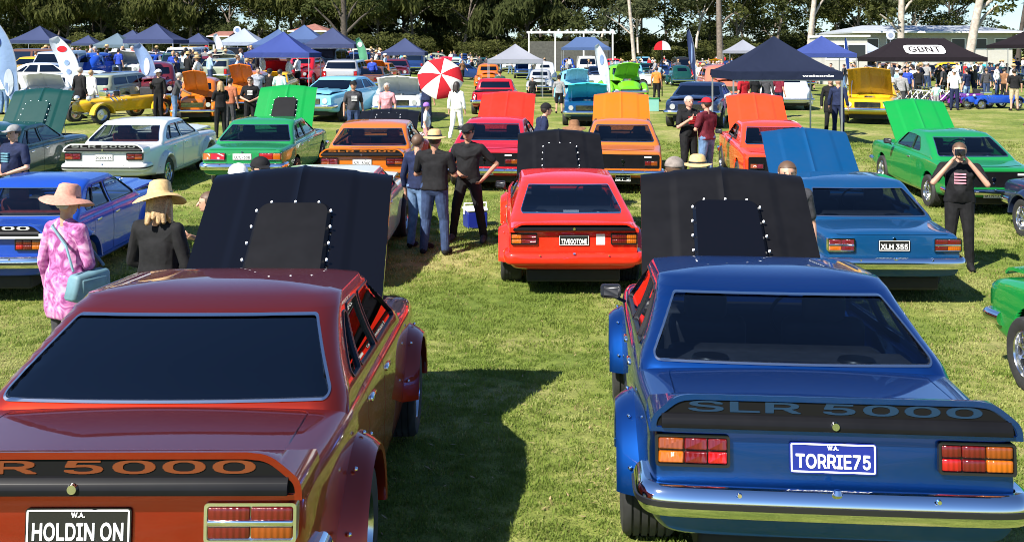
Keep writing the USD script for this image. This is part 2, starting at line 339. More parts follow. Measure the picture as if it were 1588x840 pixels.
def letters(P, parent, name, s, height, width, origin, xdir, zdir, depth, material):
    """every character its own small mesh"""
    v, f = text_on(s, height, width, origin, xdir, zdir, depth)
    t = trimesh.Trimesh(v, f, process=True)
    bits = sorted(t.split(only_watertight=False), key=lambda b: float((b.vertices @ np.asarray(xdir, float)).min()))
    for b in bits:
        if len(b.faces) > 3: P.append((name, parent, meshkit.arrays(b, False), material))
def car_geometry(K):
    """all parts of one model: [(name, parent or None, mesh arrays, material key)]"""
    hi = K.get('hi', 1); P = []
    def add(name, m, material, parent=None, smooth=30): P.append((name, parent, arr(m, smooth), material))
    ra, fa, R = K['rear_axle'], K['front_axle'], K.get('wheel_r', .305)
    body = body_solid(K['body'], it=2 if hi else 1, n=44 if hi else 20)
    L = K['body'][-1][0]
    shell = cabin_solid(K['cabin'], 0, 120 if hi else 56, K.get('crown', .06)); shell = smoothn(shell, 50)
    th = .032; inner = cabin_solid(K['cabin'], th, 120 if hi else 56, K.get('crown', .06))
    gl = (cabin_solid(K['cabin'], .010, 120 if hi else 56, K.get('crown', .06)), cabin_solid(K['cabin'], .016, 120 if hi else 56, K.get('crown', .06)))
    ym = K['ymid']
    # window cutters
    rw = rounded(K['rear_window'], .026); fw = rounded(K['front_window'], .04)
    cuts = [('rear_window', rw, 'y', (-.5, ym), 'glass_r')]
    cuts.append(('windscreen', fw, 'y', (ym, L), 'glass'))
    for poly in K['side_windows']:
        pg = rounded(poly, .022)
        cuts.append(('side_window', pg, 'x', (.35, 1.2), 'glass_s')); cuts.append(('side_window', pg, 'x', (-1.2, -.35), 'glass_s'))
    lim = K.get('glass_limits', {})
    pane_solid = gl[0] - gl[1]; cab = shell - inner
    trims = []
    for name, pg, ax, (a, b), g in cuts:
        pr = prism_y if ax == 'y' else prism_x
        C = pr(pg, a, b); cab = cab - C
        pane = pane_solid ^ C
        if ax == 'y' : pane = pane ^ box(-.79, .79, -1, 6, .5, 2)
        add(name, smoothn(pane, 40), g)
        if K.get('trim', 1) and hi:
            ring = pg.buffer(.006).difference(pg.buffer(-.004))
            rim_solid = cabin_solid(K['cabin'], -.007, 120, K.get('crown', .06)) - cabin_solid(K['cabin'], .014, 120, K.get('crown', .06))
            tr = (pr(ring, a, b) ^ rim_solid)
            P.append(('window_trim', name, arr(smoothn(tr, 40)), 'trim' if ax == 'y' else 'black_trim'))
    # lower body: cabin well, engine bay, arches, doors, boot
    wb = K['well']; body = body - box(-wb[2], wb[2], wb[0], wb[1], .36, 1.3)
    if K.get('bay'): body = body - box(-.62, .62, K['cowl'] + .02, K['cowl'] + K['hood_len'] * .86, .42, 1.3)
    for ya in (ra, fa):
        for s in (-1, 1): body = body - cyl_x(ya, R + .01, R + .055, min(s * .50, s * 1.2), max(s * .50, s * 1.2), 48 if hi else 24)
    if hi:
        for dname, poly in K['doors']:
            pg = rounded(poly, .03)
            for a, b in ((wb[2] + .004, 1.2), (-1.2, -wb[2] - .004)):
                pr = prism_x(pg, a, b); d = body ^ prism_x(pg.buffer(-.007), a, b); body = body - pr
                P.append((dname, None, arr(d), 'paint'))
                s = 1 if a > 0 else -1; yh = poly[0][0] + .16; zh = .80; xs = K['body'][3][1] * .985
                h = rbox(0, .022, -.075, .075, -.014, .014, .008, 6) if s > 0 else rbox(-.022, 0, -.075, .075, -.014, .014, .008, 6)
                P.append(('handle', dname, arr(smoothn(h.translate([s * xs, yh, zh]), 30)), 'chrome'))
        bl = K['boot_lid']
        if bl:
            pg = rounded(bl, .04); zc = K['boot_z']
            pr = prism_z(pg, zc, 1.2); d = body ^ prism_z(pg.buffer(-.008), zc + .006, 1.2); body = body - pr
            P.append(('boot_lid', None, arr(d), 'paint'))
    add('body', body, 'paint'); add('roof', cab, K.get('roof_mat', 'paint'))
    # underbody and interior
    add('underbody', rbox(-.58, .58, .12, L - .15, K.get('floor', .20), .37, .03), 'underbody')
    if hi:
        I = [box(-wb[2] + .005, wb[2] - .005, wb[0] + .005, wb[0] + .42, .72, K['shelf'])]            # parcel shelf
        add('parcel_shelf', union(I), 'shelf')
        for s in (-1, 1): P.append(('speaker_grille', 'parcel_shelf', arr(smoothn(Manifold.cylinder(.016, .105, .095, 28).translate([s * .40, wb[0] + .20, K['shelf'] + .001]), 40)), 'black_trim'))
        add('rear_seat', rbox(-.62, .62, wb[0] + .40, wb[0] + .62, .36, K['shelf'] + .012, .06), 'seat'); 
        add('seat', smoothn(seat(.36, ym + .16, .34), 40), 'seat'); add('seat', smoothn(seat(-.36, ym + .16, .34), 40), 'seat')
        add('dashboard', rbox(-wb[2] + .005, wb[2] - .005, wb[1] - .34, wb[1] - .005, .55, .915, .05), 'interior')
        sw = man(*revolve([(.185 + .014 * math.cos(t), .014 * math.sin(t)) for t in np.linspace(0, 6.28, 8, endpoint=False)], 28, 'z')).rotate([-65, 0, 0]).translate([.36, wb[1] - .45, .90])
        add('steering_wheel', smoothn(sw, 60), 'black_trim')
    # wheels
    for ya in (ra, fa):
        for s in (-1, 1):
            name = 'wheel'; parts = wheel(ya, s, R, K.get('tyre_w', .22), K['track'], hi=hi)
            P.append((name, None, parts[0][1], parts[0][2]))
            for n_, a_, m_ in parts[1:]: P.append((n_, name, a_, m_))
    if K.get('flares'):
        for ya in (ra, fa):
            prof = [(R + .045, .93), (R + .07, .935), (R + .10, .90), (R + .155, .80), (R + .045, .80)]
            fl = man(*revolve(prof, 144)).translate([0, ya, R + .01])
            fl = fl ^ box(-2, 2, ya - 1, ya + 1, .34, 2)
            for s in (1, -1):
                g_ = (fl if s > 0 else fl.mirror([1, 0, 0])).to_mesh(); P.append(('wheel_arch_flare', None, meshkit.arrays((np.asarray(g_.vert_properties)[:, :3], np.asarray(g_.tri_verts)), 32), 'paint'))
                for t in (20, 55, 90, 125, 160):
                    P.append(('flare_bolt', 'wheel_arch_flare', arr(ball((s * .868, ya + (R + .135) * math.cos(math.radians(t)), R + .01 + (R + .135) * math.sin(math.radians(t))), .011, 8), 60), 'chrome'))
    # bumpers
    def bumper(name, y, hw, z0, z1, ret, sgn, strip=True):
        zc, h = (z0 + z1) / 2, (z1 - z0) / 2
        path = [(-hw, ret), (-hw, .10), (-hw + .02, .03), (-hw + .09, -.015), (-hw * .5, -.024), (0, -.027), (hw * .5, -.024), (hw - .09, -.015), (hw - .02, .03), (hw, .10), (hw, ret)]
        path = chaikin(path, 3 if hi else 1, closed=False)
        q = path if sgn > 0 else path * [1, -1]
        if sgn < 0: q = q[::-1]
        q = q + [0, y]
        prof = [(-.04, zc - h * .92)] + [(-.02 + .05 * math.cos(t), zc + h * math.sin(t)) for t in np.linspace(-1.4, 1.4, 12)] + [(-.04, zc + h * .92)]
        add(name, sweep_plan(q, prof), K.get('bumper_mat', 'chrome'))
        if strip and hi: P.append(('bumper_strip', name, arr(sweep_plan(q, [(.018, zc - h * .34), (.037, zc - h * .22), (.037, zc + h * .10), (.018, zc + h * .20)]), 30), 'black_trim'))
    if K.get('bumper'):
        b = K['bumper']; bumper('rear_bumper', -.05, b[0], b[1], b[2], .32, 1, K.get('strip', True))
        for x in ((-.42, .42) if hi else ()): P.append(('overrider_bolt', 'rear_bumper', arr(smoothn(Manifold.cylinder(.012, .012, .009, 10).rotate([90, 0, 0]).translate([x, -.103, b[2] - .02]), 40)), 'chrome'))
    if K.get('bumper') and hi: P.append(('bumper_badge', 'rear_bumper', arr(smoothn(Manifold.cylinder(.02, .022, .014, 16).translate([0, -.09, K['bumper'][2] - .008]), 40)), 'chrome'))
    if K.get('front_bumper'):
        b = K['front_bumper']; bumper('front_bumper', L + .05, b[0], b[1], b[2], .35, -1, False)
    # tail lamps
    for l in K.get('lamps', []):
        for s in (-1, 1):
            x0, x1, z0, z1 = l['x0'], l['x1'], l['z0'], l['z1']; d = .011
            out = rounded([(x0 - d, z0 - d), (x1 + d, z0 - d), (x1 + d, z1 + d), (x0 - d, z1 + d)], .015)
            if s < 0: out = affinity.scale(out, -1, 1, origin=(0, 0))
            inn = rounded([(x0, z0), (x1, z0), (x1, z1), (x0, z1)], .01)
            if s < 0: inn = affinity.scale(inn, -1, 1, origin=(0, 0))
            base = prism_y(out, -.012, .03); rim = prism_y(out.difference(inn), -.026, .0)
            P.append(('tail_lamp', None, arr(smoothn(base + rim, 30)), l.get('frame', 'black_trim')))
            for m, mm in lamp_cells(x0, x1, -.012, z0, z1, l['cols'], l['rows'], s): P.append(('lens', 'tail_lamp', arr(m), mm))
            if l.get('bar') and hi:
                zb = (z0 + z1) / 2; bb = rbox(x0, x1, -.032, -.008, zb - .012, zb + .012, .006, 6)
                P.append(('lamp_bar', 'tail_lamp', arr(smoothn(bb if s > 0 else bb.mirror([1, 0, 0]), 30)), 'chrome'))
    if K.get('tail_panel'):
        x, z0, z1 = K['tail_panel']; add('tail_panel', prism_y(rounded([(-x, z0), (x, z0), (x, z1), (-x, z1)], .03), -.008, .02), 'black_satin')
    # spoiler
    if K.get('spoiler') and hi:
        sp = K['spoiler']; zt, zb, xw = sp['top'], sp['bottom'], sp['half']
        outer = [(-xw, zb - .03), (-xw + .003, zb + .05), (-xw + .05, zt - .06), (-xw + .12, zt - .008), (-xw + .2, zt)]
        outer = chaikin(outer, 2, closed=False); outer = np.vstack([outer, [(-x, z) for x, z in outer[::-1]]])
        O = Polygon(outer).buffer(0); I = Polygon(outer).buffer(-.024).intersection(Polygon([(-2, zb + .006), (2, zb + .006), (2, 3), (-2, 3)]))
        I = I.buffer(-.01).buffer(.01)
        m = prism_y(O, -.045, .30) - prism_y(I, -.2, sp.get('depth', .045))
        wedge = prism_x([(-.3, zt + .004), (-.05, zt + .002), (.0, zt - .005), (.16, zt - .055), (.32, sp['deck'] - .015), (.32, 2), (-.3, 2)], -2, 2)
        under = prism_x([(-.3, -1), (.4, -1), (.4, zb - .2), (.05, zb - .06), (.0, zb - .012), (-.3, zb - .012)], -2, 2)
        m = m - wedge - under
        add('spoiler', smoothn(m, 35), 'paint')
        d = sp.get('depth', .045)
        face = Polygon(outer).buffer(-.028).intersection(Polygon([(-2, zb + .010), (2, zb + .010), (2, 3), (-2, 3)]))
        P.append(('decal_panel', 'spoiler', arr(prism_y(face, d - .003, d + .02)), 'decal_black'))
        zl = zb + (zt - zb) * .45
        lip = prism_x(rounded([(-.070, zb + .010), (d + .01, zb + .008), (d + .01, zl + .006), (-.046, zl - .002), (-.062, zl - .018), (-.070, zb + .03)], .004), -xw + .05, xw - .05)
        P.append(('boot_edge_strip', 'spoiler', arr(smoothn(lip, 30)), 'black_satin'))
        if K.get('decal', 1):
            letters(P, 'spoiler', 'letter', 'SLR 5000', (zt - zl) * .56, xw * 1.58, (0, d - .003, (zl + zt) / 2 - .010), (1, 0, 0), (0, 0, 1), .003, 'decal')
        k = Manifold.cylinder(.014, .020, .016, 16).rotate([90, 0, 0]).translate([0, -.066, zb + .036])
        add('boot_lock', smoothn(k, 40), 'chrome')
    elif K.get('lock') and hi:
        add('boot_lock', smoothn(Manifold.cylinder(.014, .020, .016, 16).rotate([90, 0, 0]).translate([0, -.004, K['lock']]), 40), 'chrome')
    # mirrors, wipers, aerial
    if hi:
        for s in ((1, -1) if K.get('mirrors', 2) == 2 else (-1,)):
            m = rbox(-.075, .075, -.05, .035, -.05, .05, .025) + capsule((0, 0, -.03), (-.10, .05, -.08), .012)
            m = m.translate([.93, K['cowl'] - .28, 1.00])
            add('mirror', smoothn(m if s > 0 else m.mirror([1, 0, 0]), 40), K.get('mirror_mat', 'black_trim'))
    # nose: grille, headlamps
    fz = K['body'][-1][3]; zb = fz - .22
    g = prism_y(rounded([(-.40, zb), (.40, zb), (.40, fz - .05), (-.40, fz - .05)], .02), L - .02, L + .012); add('grille', g, 'black_trim')
    if hi or K.get('face'):
        for k in range(5):
            z = zb + .02 + k * (fz - zb - .09) / 4; P.append(('grille_bar', 'grille', arr(box(-.38, .38, L + .008, L + .022, z - .004, z + .004)), 'chrome'))
    for s in (-1, 1):
        h = Manifold.cylinder(.035, .088, .08, 24).rotate([-90, 0, 0]).translate([s * .56, L - .01, fz - .13]); add('headlight', smoothn(h, 40), 'headlight')
    # bonnet
    hw = K['hood_w']; ang = K.get('hood_angle', 0)
    HP = hood_panel(hw, hw * .96, K['hood_len'], K.get('scoop', False), hi)
    ca, sa = math.cos(math.radians(ang)), math.sin(math.radians(ang)); M = np.array([[1, 0, 0], [0, ca, -sa], [0, sa, ca]])
    for n_, pa, m_, mm in HP:
        v, f, nn = arr(m_, 25); v = v @ M.T + [0, K['cowl'], K['hinge_z']]; nn = None if nn is None else nn @ M.T
        P.append((n_, pa, (v, f, nn), mm))
    if ang:
        L2 = K['hood_len'] * .55; q = np.array([.55, L2 * ca, L2 * sa - .02]) + [0, K['cowl'], K['hinge_z']]
        add('prop_rod', tube([(.57, K['cowl'] + L2 * ca + .12, .84), q], .006, 6), 'chrome')
        add('engine', rbox(-.30, .30, K['cowl'] + .1, K['cowl'] + .75, .45, .84, .04) + Manifold.cylinder(.09, .18, .18, 24).translate([0, K['cowl'] + .42, .82]), 'alloy')
    return P

def plate(P, text, x, z, w, h, y, back, fore, small=None, border=True):
    pg = rounded([(x - w / 2, z - h / 2), (x + w / 2, z - h / 2), (x + w / 2, z + h / 2), (x - w / 2, z + h / 2)], .012)
    P.append(('number_plate', None, arr(prism_y(pg, y, y + .006)), back))
    if border:
        ring = pg.buffer(-.005).difference(pg.buffer(-.011)); P.append(('plate_border', 'number_plate', arr(prism_y(ring, y - .002, y + .001)), fore))
    letters(P, 'number_plate', 'letter', text, h * .46, w * .86, (x, y, z - h * .10), (1, 0, 0), (0, 0, 1), .003, fore)
    if small: letters(P, 'number_plate', 'small_letter', small, h * .12, None, (x, y, z + h * .33), (1, 0, 0), (0, 0, 1), .003, fore)
    return P

def place_car(name, label, geo, mats, X, Y, yaw=0.0, scale=1.0, wheel_y=(1.05, 3.63), group=None, cat='car', extra=(), dz=0.0, tailref=True):
    """yaw: heading turned to the right of +Y, in degrees; (X, Y) is the tail centre (or the place's reference)"""
    a = math.radians(yaw); F = np.array([math.sin(a), math.cos(a)])
    z = [float(ground(X + F[0] * w * scale, Y + F[1] * w * scale)) for w in wheel_y]
    p = (z[1] - z[0]) / ((wheel_y[1] - wheel_y[0]) * scale); z0 = z[0] - p * wheel_y[0] * scale
    f = np.array([F[0], F[1], p]); f /= np.linalg.norm(f); r = np.array([math.cos(a), -math.sin(a), 0]); u = np.cross(r, f)
    M = np.eye(4); M[:3, 0] = r * scale; M[:3, 1] = f * scale; M[:3, 2] = u * scale; M[:3, 3] = [X, Y, z0 - .012 + dz]
    t = thing(name, label, cat, M, group); last = {}
    for n_, pa, A, mm in list(geo) + list(extra):
        m = mats.get(mm, mm); par = t if pa is None else last[pa]
        last[n_] = define(numbered(str(par.GetPath()) + '/' + n_), A, m)
    return t

SEDAN = dict(rear_axle=1.05, front_axle=3.63, wheel_r=.31, track=.90, tyre_w=.27, hi=1, ymid=2.05, cowl=3.17, hinge_z=.945, hood_len=1.22, hood_w=1.38, hood_angle=46, bay=1, scoop=True,
    body=[(0, .775, .40, .865, .905), (.06, .79, .37, .875, .915), (.5, .82, .31, .89, .93), (1.05, .845, .25, .905, .94), (1.6, .85, .21, .91, .94), (2.6, .85, .20, .905, .94), (3.2, .845, .21, .895, .94), (3.63, .84, .25, .875, .925), (4.2, .81, .30, .845, .885), (4.42, .785, .36, .81, .845), (4.49, .765, .40, .79, .82)],
    cabin=[(.84, .82, 3.30, .815, .09, .06), (.935, .90, 3.16, .80, .09, .06), (1.05, 1.05, 2.97, .745, .10, .055), (1.21, 1.34, 2.64, .684, .10, .045), (1.262, 1.45, 2.55, .672, .11, .04), (1.302, 1.56, 2.47, .654, .12, .035)], crown=.042,
    rear_window=[(-.742, .955), (.742, .955), (.585, 1.240), (-.585, 1.240)], front_window=[(-.70, .96), (.70, .96), (.585, 1.225), (-.585, 1.225)],
    side_windows=[[(1.20, .968), (1.46, .965), (1.66, 1.215), (1.57, 1.215)], [(1.485, .965), (2.02, .958), (2.02, 1.235), (1.70, 1.235)], [(2.09, .958), (2.98, .955), (2.58, 1.235), (2.09, 1.235)]],
    doors=[('rear_door', [(1.40, .30), (2.05, .30), (2.05, 1.02), (1.40, 1.02)]), ('front_door', [(2.055, .30), (3.05, .30), (3.10, .9), (2.98, 1.02), (2.055, 1.02)])],
    boot_lid=[(-.66, -.2), (.66, -.2), (.66, .84), (-.66, .84)], boot_z=.86, well=(.99, 3.10, .70), shelf=.905,
    bumper=(.835, .485, .625), front_bumper=(.82, .44, .56), flares=1,
    lamps=[dict(x0=.46, x1=.765, z0=.705, z1=.822, rows=2, cols=[(1.0, ['lens_dark_amber', 'lens_amber']), (.9, ['lens_dark_red', 'lens_dark_red']), (.75, ['lens_dark_red', 'lens_red'])])],
    spoiler=dict(top=1.015, bottom=.862, half=.80, deck=.93, depth=-.034))
# ------------------------------------------------------------------ ground
mat('grass', {'g': ('geometry', {}), 'n1': ('noise_texture', dict(scale=.45, detail=4.0, roughness=.6)), 'n2': ('noise_texture', dict(scale=7.0, detail=5.0, roughness=.7)), 'n3': ('noise_texture', dict(scale=60.0, detail=3.0, roughness=.7)),
    'r1': ('rgb_ramp', dict(ramp=[(.36, (.13, .185, .032)), (.5, (.20, .24, .052)), (.64, (.33, .31, .125))])), 'r2': ('rgb_ramp', dict(ramp=[(.30, (.55, .6, .5)), (.65, (1.15, 1.1, 1.1))])), 'r3': ('rgb_ramp', dict(ramp=[(.3, (.5, .55, .45)), (.7, (1.3, 1.25, 1.2))])),
    'm1': ('mix_color', dict(blend_type='multiply', fac=1.0, use_clamp=False)), 'm2': ('mix_color', dict(blend_type='multiply', fac=.8, use_clamp=False)), 'b': ('bump', dict(strength=.7, distance=.03)), 'p': ('principled_bsdf', dict(roughness=.9, specular_ior_level=.2))},
    [('g.position', 'n1.vector'), ('g.position', 'n2.vector'), ('g.position', 'n3.vector'), ('n1.fac', 'r1.fac'), ('n2.fac', 'r2.fac'), ('n3.fac', 'r3.fac'), ('r1.color', 'm1.a'), ('r2.color', 'm1.b'), ('m1.result', 'm2.a'), ('r3.color', 'm2.b'), ('m2.result', 'p.base_color'), ('n3.fac', 'b.height'), ('b.normal', 'p.normal')])
ys = np.concatenate([np.linspace(-60, 0, 20), np.linspace(1, 40, 79), np.geomspace(41, 1500, 40)]); xs = np.concatenate([-np.geomspace(900, 26, 20), np.linspace(-25, 25, 60), np.geomspace(26, 900, 20)])
XX, YY = np.meshgrid(xs, ys); ZZ = ground(XX, YY); V = np.stack([XX, YY, ZZ], -1).reshape(-1, 3); nx = len(xs)
i = (np.arange(len(ys) - 1)[:, None] * nx + np.arange(nx - 1)[None]).ravel()
meta(obj('ground', (V, np.vstack([np.stack([i, i + 1, i + nx + 1], 1), np.stack([i, i + nx + 1, i + nx], 1)])), 'grass', smooth=True), kind='structure')

# ------------------------------------------------------------------ the two cars in front
paint('paint_maroon', (.38, .027, .007), metallic=.95, rough=.40); paint('paint_deep_blue', (.004, .060, .27), metallic=.92, rough=.40, coat=.9)
plain('paint_black', (.003, .003, .004), .06, specular_ior_level=.45); 
def decal(name, c): return plain(name, c, .35)
decal('decal_blue', (.004, .022, .055)); decal('decal_orange', (.13, .028, .006)); plain('decal_black', (.006, .006, .006), .6, specular_ior_level=.1)
G_SEDAN = car_geometry(dict(SEDAN, mirrors=1))
PK = [('number_plate', None)]
def mats(paint_, hood=None, scoop=None, decal_='plate_black', seat_='interior', glass_='glass', trim='trim_chrome', glass_r=None):
    return dict(paint=paint_, hood=hood or paint_, scoop=scoop or hood or paint_, decal=decal_, seat=seat_, glass=glass_, glass_s=glass_, glass_r=glass_r or glass_, trim=trim)
FR = [dict(SEDAN['lamps'][0], frame='trim_chrome', bar=1, cols=[(1.0, ['lens_dark_red', 'lens_dark_amber']), (1.0, ['lens_dark_red', 'lens_dark_red'])])]
G_HOLDIN = car_geometry(dict(SEDAN, lamps=FR, mirrors=1))
place_car('parked_sedan', 'maroon sedan with black tinted rear window and plate HOLDIN ON', G_HOLDIN,
    mats('paint_maroon', 'paint_black', 'black_satin', 'decal_orange', glass_='glass_dark'), -1.54, 3.62, -.3, dz=.042,
    extra=plate([], 'HOLDIN ON', 0, .745, .375, .134, -.012, 'plate_black', 'plate_letter', 'W.A.'))
place_car('parked_sedan', 'deep blue sedan with rear spoiler and blue plate TORRIE75', G_SEDAN,
    mats('paint_deep_blue', 'black_satin', 'paint_black', 'decal_blue'), 1.41, 4.5, 4.6,
    extra=plate([], 'TORRIE75', 0, .745, .375, .134, -.012, 'plate_blue', 'plate_letter', 'W.A.'))
# ------------------------------------------------------------------ people
worn('skin', (.46, .25, .17), .55, 9, .12); worn('skin_tan', (.33, .165, .10), .55, 9, .12)
plain('hair_dark', (.018, .012, .009), .55); plain('hair_brown', (.09, .05, .028), .55); worn('hair_blond', (.34, .22, .10), .55, 60, .45, .5); plain('hair_grey', (.33, .31, .29), .6)
plain('lips', (.30, .10, .08), .5); plain('eye', (.02, .018, .016), .2)
CLOTH = {}
def cloth(c):
    c = tuple(round(float(x), 3) for x in c)
    if c not in CLOTH: CLOTH[c] = worn(f'cloth_{len(CLOTH):02d}', c, .85, 14, .3, .4, specular_ior_level=.2)
    return CLOTH[c]
NAVY, BLACK, WHITE, GREY, JEANS, DENIM, BEIGE, RED, BLUE, PINK, MAROON, OLIVE, BROWN, TEAL, LBLUE, CHAR = (.012, .018, .05), (.010, .010, .011), (.70, .70, .68), (.22, .22, .22), (.03, .05, .11), (.10, .17, .29), (.42, .34, .22), (.40, .02, .025), (.02, .05, .32), (.52, .22, .24), (.14, .012, .025), (.05, .07, .035), (.20, .10, .05), (.03, .14, .13), (.28, .40, .55), (.045, .045, .05)
CN = {NAVY: 'navy', BLACK: 'black', WHITE: 'white', GREY: 'grey', JEANS: 'dark blue', DENIM: 'denim blue', BEIGE: 'beige', RED: 'red', BLUE: 'bright blue', PINK: 'pink', MAROON: 'maroon', OLIVE: 'olive green', BROWN: 'brown', TEAL: 'teal', LBLUE: 'light blue', CHAR: 'charcoal'}

ARMS = {   # elbow, wrist offsets from the shoulder, for the right arm (x out), frame facing +y
    'hang': ((.07, -.03, -.30), (.09, .05, -.55)), 'hips': ((.22, -.10, -.24), (.06, .03, -.44)), 'front': ((.09, .02, -.29), (-.13, .20, -.38)), 'cross': ((.08, .06, -.27), (-.20, .20, -.20)),
    'face': ((.13, .20, -.20), (-.10, .22, .10)), 'phone': ((.07, .06, -.28), (-.06, .27, -.12)), 'reach': ((.10, .20, -.20), (.06, .44, -.26)), 'swing': ((.07, -.16, -.26), (.09, -.10, -.52)), 'fwd': ((.06, .10, -.28), (.05, .28, -.44))}
def person_parts(arms=('hang', 'hang'), stance=.10, stride=0.0, lean=0.0, head_turn=0.0, head_tilt=0.0, belly=.02, build=1.0, sleeves='short', legs='long', top=BLACK, bottom=JEANS, shoes=BLACK, hair='hair_dark', hat=None, hat_c=BLACK, long_hair=False, skin='skin', detail=2, shorts_c=None, coat=0.0, female=False, print_c=None, sunnies=False):
    sg = {0: 6, 1: 8, 2: 12}[detail]; b = build
    def P(*a): return np.array(a, float)
    hw = .165 if female else .185
    J = dict(pel=P(0, 0, .95), waist=P(0, .01, 1.10), chest=P(0, .005, 1.30), neck=P(0, -.005, 1.47), head=P(0, .015, 1.615))
    for s, n in ((1, 'R'), (-1, 'L')):
        st = stride * s
        J['hip' + n] = P(.085 * s, 0, .92); J['knee' + n] = P((.06 + stance * .5) * s, .03 + st * .45, .50); J['ank' + n] = P((.05 + stance * .8) * s, -.01 + st - (.08 if st < 0 else 0), .085 + (.05 if st < 0 else 0)); J['toe' + n] = J['ank' + n] + P(.025 * s, .16, -.05)
        J['sh' + n] = P(hw * b * s, -.01, 1.395); e, w = ARMS[arms[0 if s > 0 else 1]]
        J['elb' + n] = J['sh' + n] + P(e[0] * s, e[1], e[2]); J['wri' + n] = J['sh' + n] + P(w[0] * s, w[1], w[2])
    if lean:
        a = math.radians(lean); M = np.array([[1, 0, 0], [0, math.cos(a), math.sin(a)], [0, -math.sin(a), math.cos(a)]]); o = P(0, 0, .95)
        for k in J:
            if k[:3] in ('wai', 'che', 'nec', 'hea') or k[:2] == 'sh' or k[:3] in ('elb', 'wri'): J[k] = (J[k] - o) @ M.T + o
    def cap(a, c, ra, rc): return capsule(J[a] if isinstance(a, str) else a, J[c] if isinstance(c, str) else c, ra, rc, sg)
    def off(k, x, y, z): return J[k] + P(x, y, z)
    def torso(e):
        up = Manifold.batch_hull([ball(off('chest', s * .085 * b, .02, 0), .085 * b + e, sg) for s in (1, -1)] + [ball(J['sh' + n] + P(0, 0, -.01), .052 + e, sg) for n in 'RL'] + [ball(off('chest', 0, .03 + belly * .3, -.02), .095 * b + e, sg)])
        mid = Manifold.batch_hull([ball(off('chest', s * .075 * b, .01, -.02), .085 * b + e, sg) for s in (1, -1)] + [ball(off('waist', s * .065 * b, 0, 0), .085 * b + e, sg) for s in (1, -1)] + [ball(off('waist', 0, .03 + belly, 0), .085 * b + e, sg)])
        low = Manifold.batch_hull([ball(off('waist', s * .065 * b, 0, 0), .085 * b + e, sg) for s in (1, -1)] + [ball(off('waist', 0, .03 + belly, -.02), .085 * b + e, sg)] + [ball(off('pel', s * .075 * b, -.01, -.01), .098 * b + e, sg) for s in (1, -1)])
        return [up, mid, low, capsule(J['shR'], off('neck', .03, 0, -.02), .05 + e * .6, .05 + e * .3, sg), capsule(J['shL'], off('neck', -.03, 0, -.02), .05 + e * .6, .05 + e * .3, sg), ball(off('neck', 0, .02, -.055), .062 + e * .5, sg)]
    def leg(n, e, to=1.0):
        k, a = J['knee' + n], J['ank' + n]
        out = [cap('hip' + n, k, .085 * b + e, .058 + e)]
        if to > .6: out.append(cap(k, k + (a - k) * min(1, (to - .5) * 2), .056 + e, .043 + e * (1 if to >= 1 else 1.2)))
        return out
    def arm(n, e, full=True):
        out = [cap('sh' + n, 'elb' + n, .050 * min(b, 1.1) + e, .040 + e)] if full else [cap('sh' + n, J['sh' + n] + (J['elb' + n] - J['sh' + n]) * .72, .052 * min(b, 1.1) + e, .046 + e)]
        return out
    def fin(ms, ref, it, amp=0.0, fr=9.0):
        m = union(ms)
        if detail >= 1:
            m = m.refine_to_length(ref); g = m.to_mesh(); t = trimesh.Trimesh(np.asarray(g.vert_properties)[:, :3], np.asarray(g.tri_verts), process=True)
            trimesh.smoothing.filter_taubin(t, lamb=.5, nu=.52, iterations=it)
            v = np.array(t.vertices)
            if amp:
                n = np.array(t.vertex_normals); w = meshkit.fbm(v * [fr, fr, fr * .6] + 7.3 * len(v) % 5, 3, 3) - .5; v = v + n * (w * amp * 2)[:, None]
            return meshkit.arrays((v, np.array(t.faces)), True)
        return arr(m, 70)
    R = {0: .2, 1: .05, 2: .026}[detail]; IT = {0: 0, 1: 4, 2: 8}[detail]; out = []
    # body: one continuous figure
    h = J['head']; ms = torso(-.006) + [capsule(off('neck', 0, 0, -.04), h + P(0, -.012, -.06), .056, .052, sg)]
    for n in 'RL': ms += leg(n, -.004) + [cap('ank' + n, 'toe' + n, .04, .03)] + arm(n, -.003) + [cap('elb' + n, 'wri' + n, .039, .027)]
    T = math.radians(head_turn); ct, st_ = math.cos(T), math.sin(T); tl = math.radians(head_tilt)
    HM = np.array([[ct, st_ * 1, 0], [-st_, ct, 0], [0, 0, 1]]) @ np.array([[1, 0, 0], [0, math.cos(tl), math.sin(tl)], [0, -math.sin(tl), math.cos(tl)]])
    def hp(x, y, z): return h + HM @ P(x, y, z)
    ms.append(Manifold.batch_hull([ball(hp(0, -.018, .035), .088, sg + 4), ball(hp(0, .02, .03), .074, sg), ball(hp(.0, .052, -.062), .034, sg), ball(hp(.03, .0, -.045), .045, sg), ball(hp(-.03, .0, -.045), .045, sg), ball(hp(0, .045, .0), .052, sg)]))
    if detail: ms += [capsule(hp(0, .094, .012), hp(0, .112, -.022), .010, .015, 6), capsule(hp(.080, -.005, .012), hp(.076, -.008, -.022), .016, .011, 6), capsule(hp(-.080, -.005, .012), hp(-.076, -.008, -.022), .016, .011, 6)]
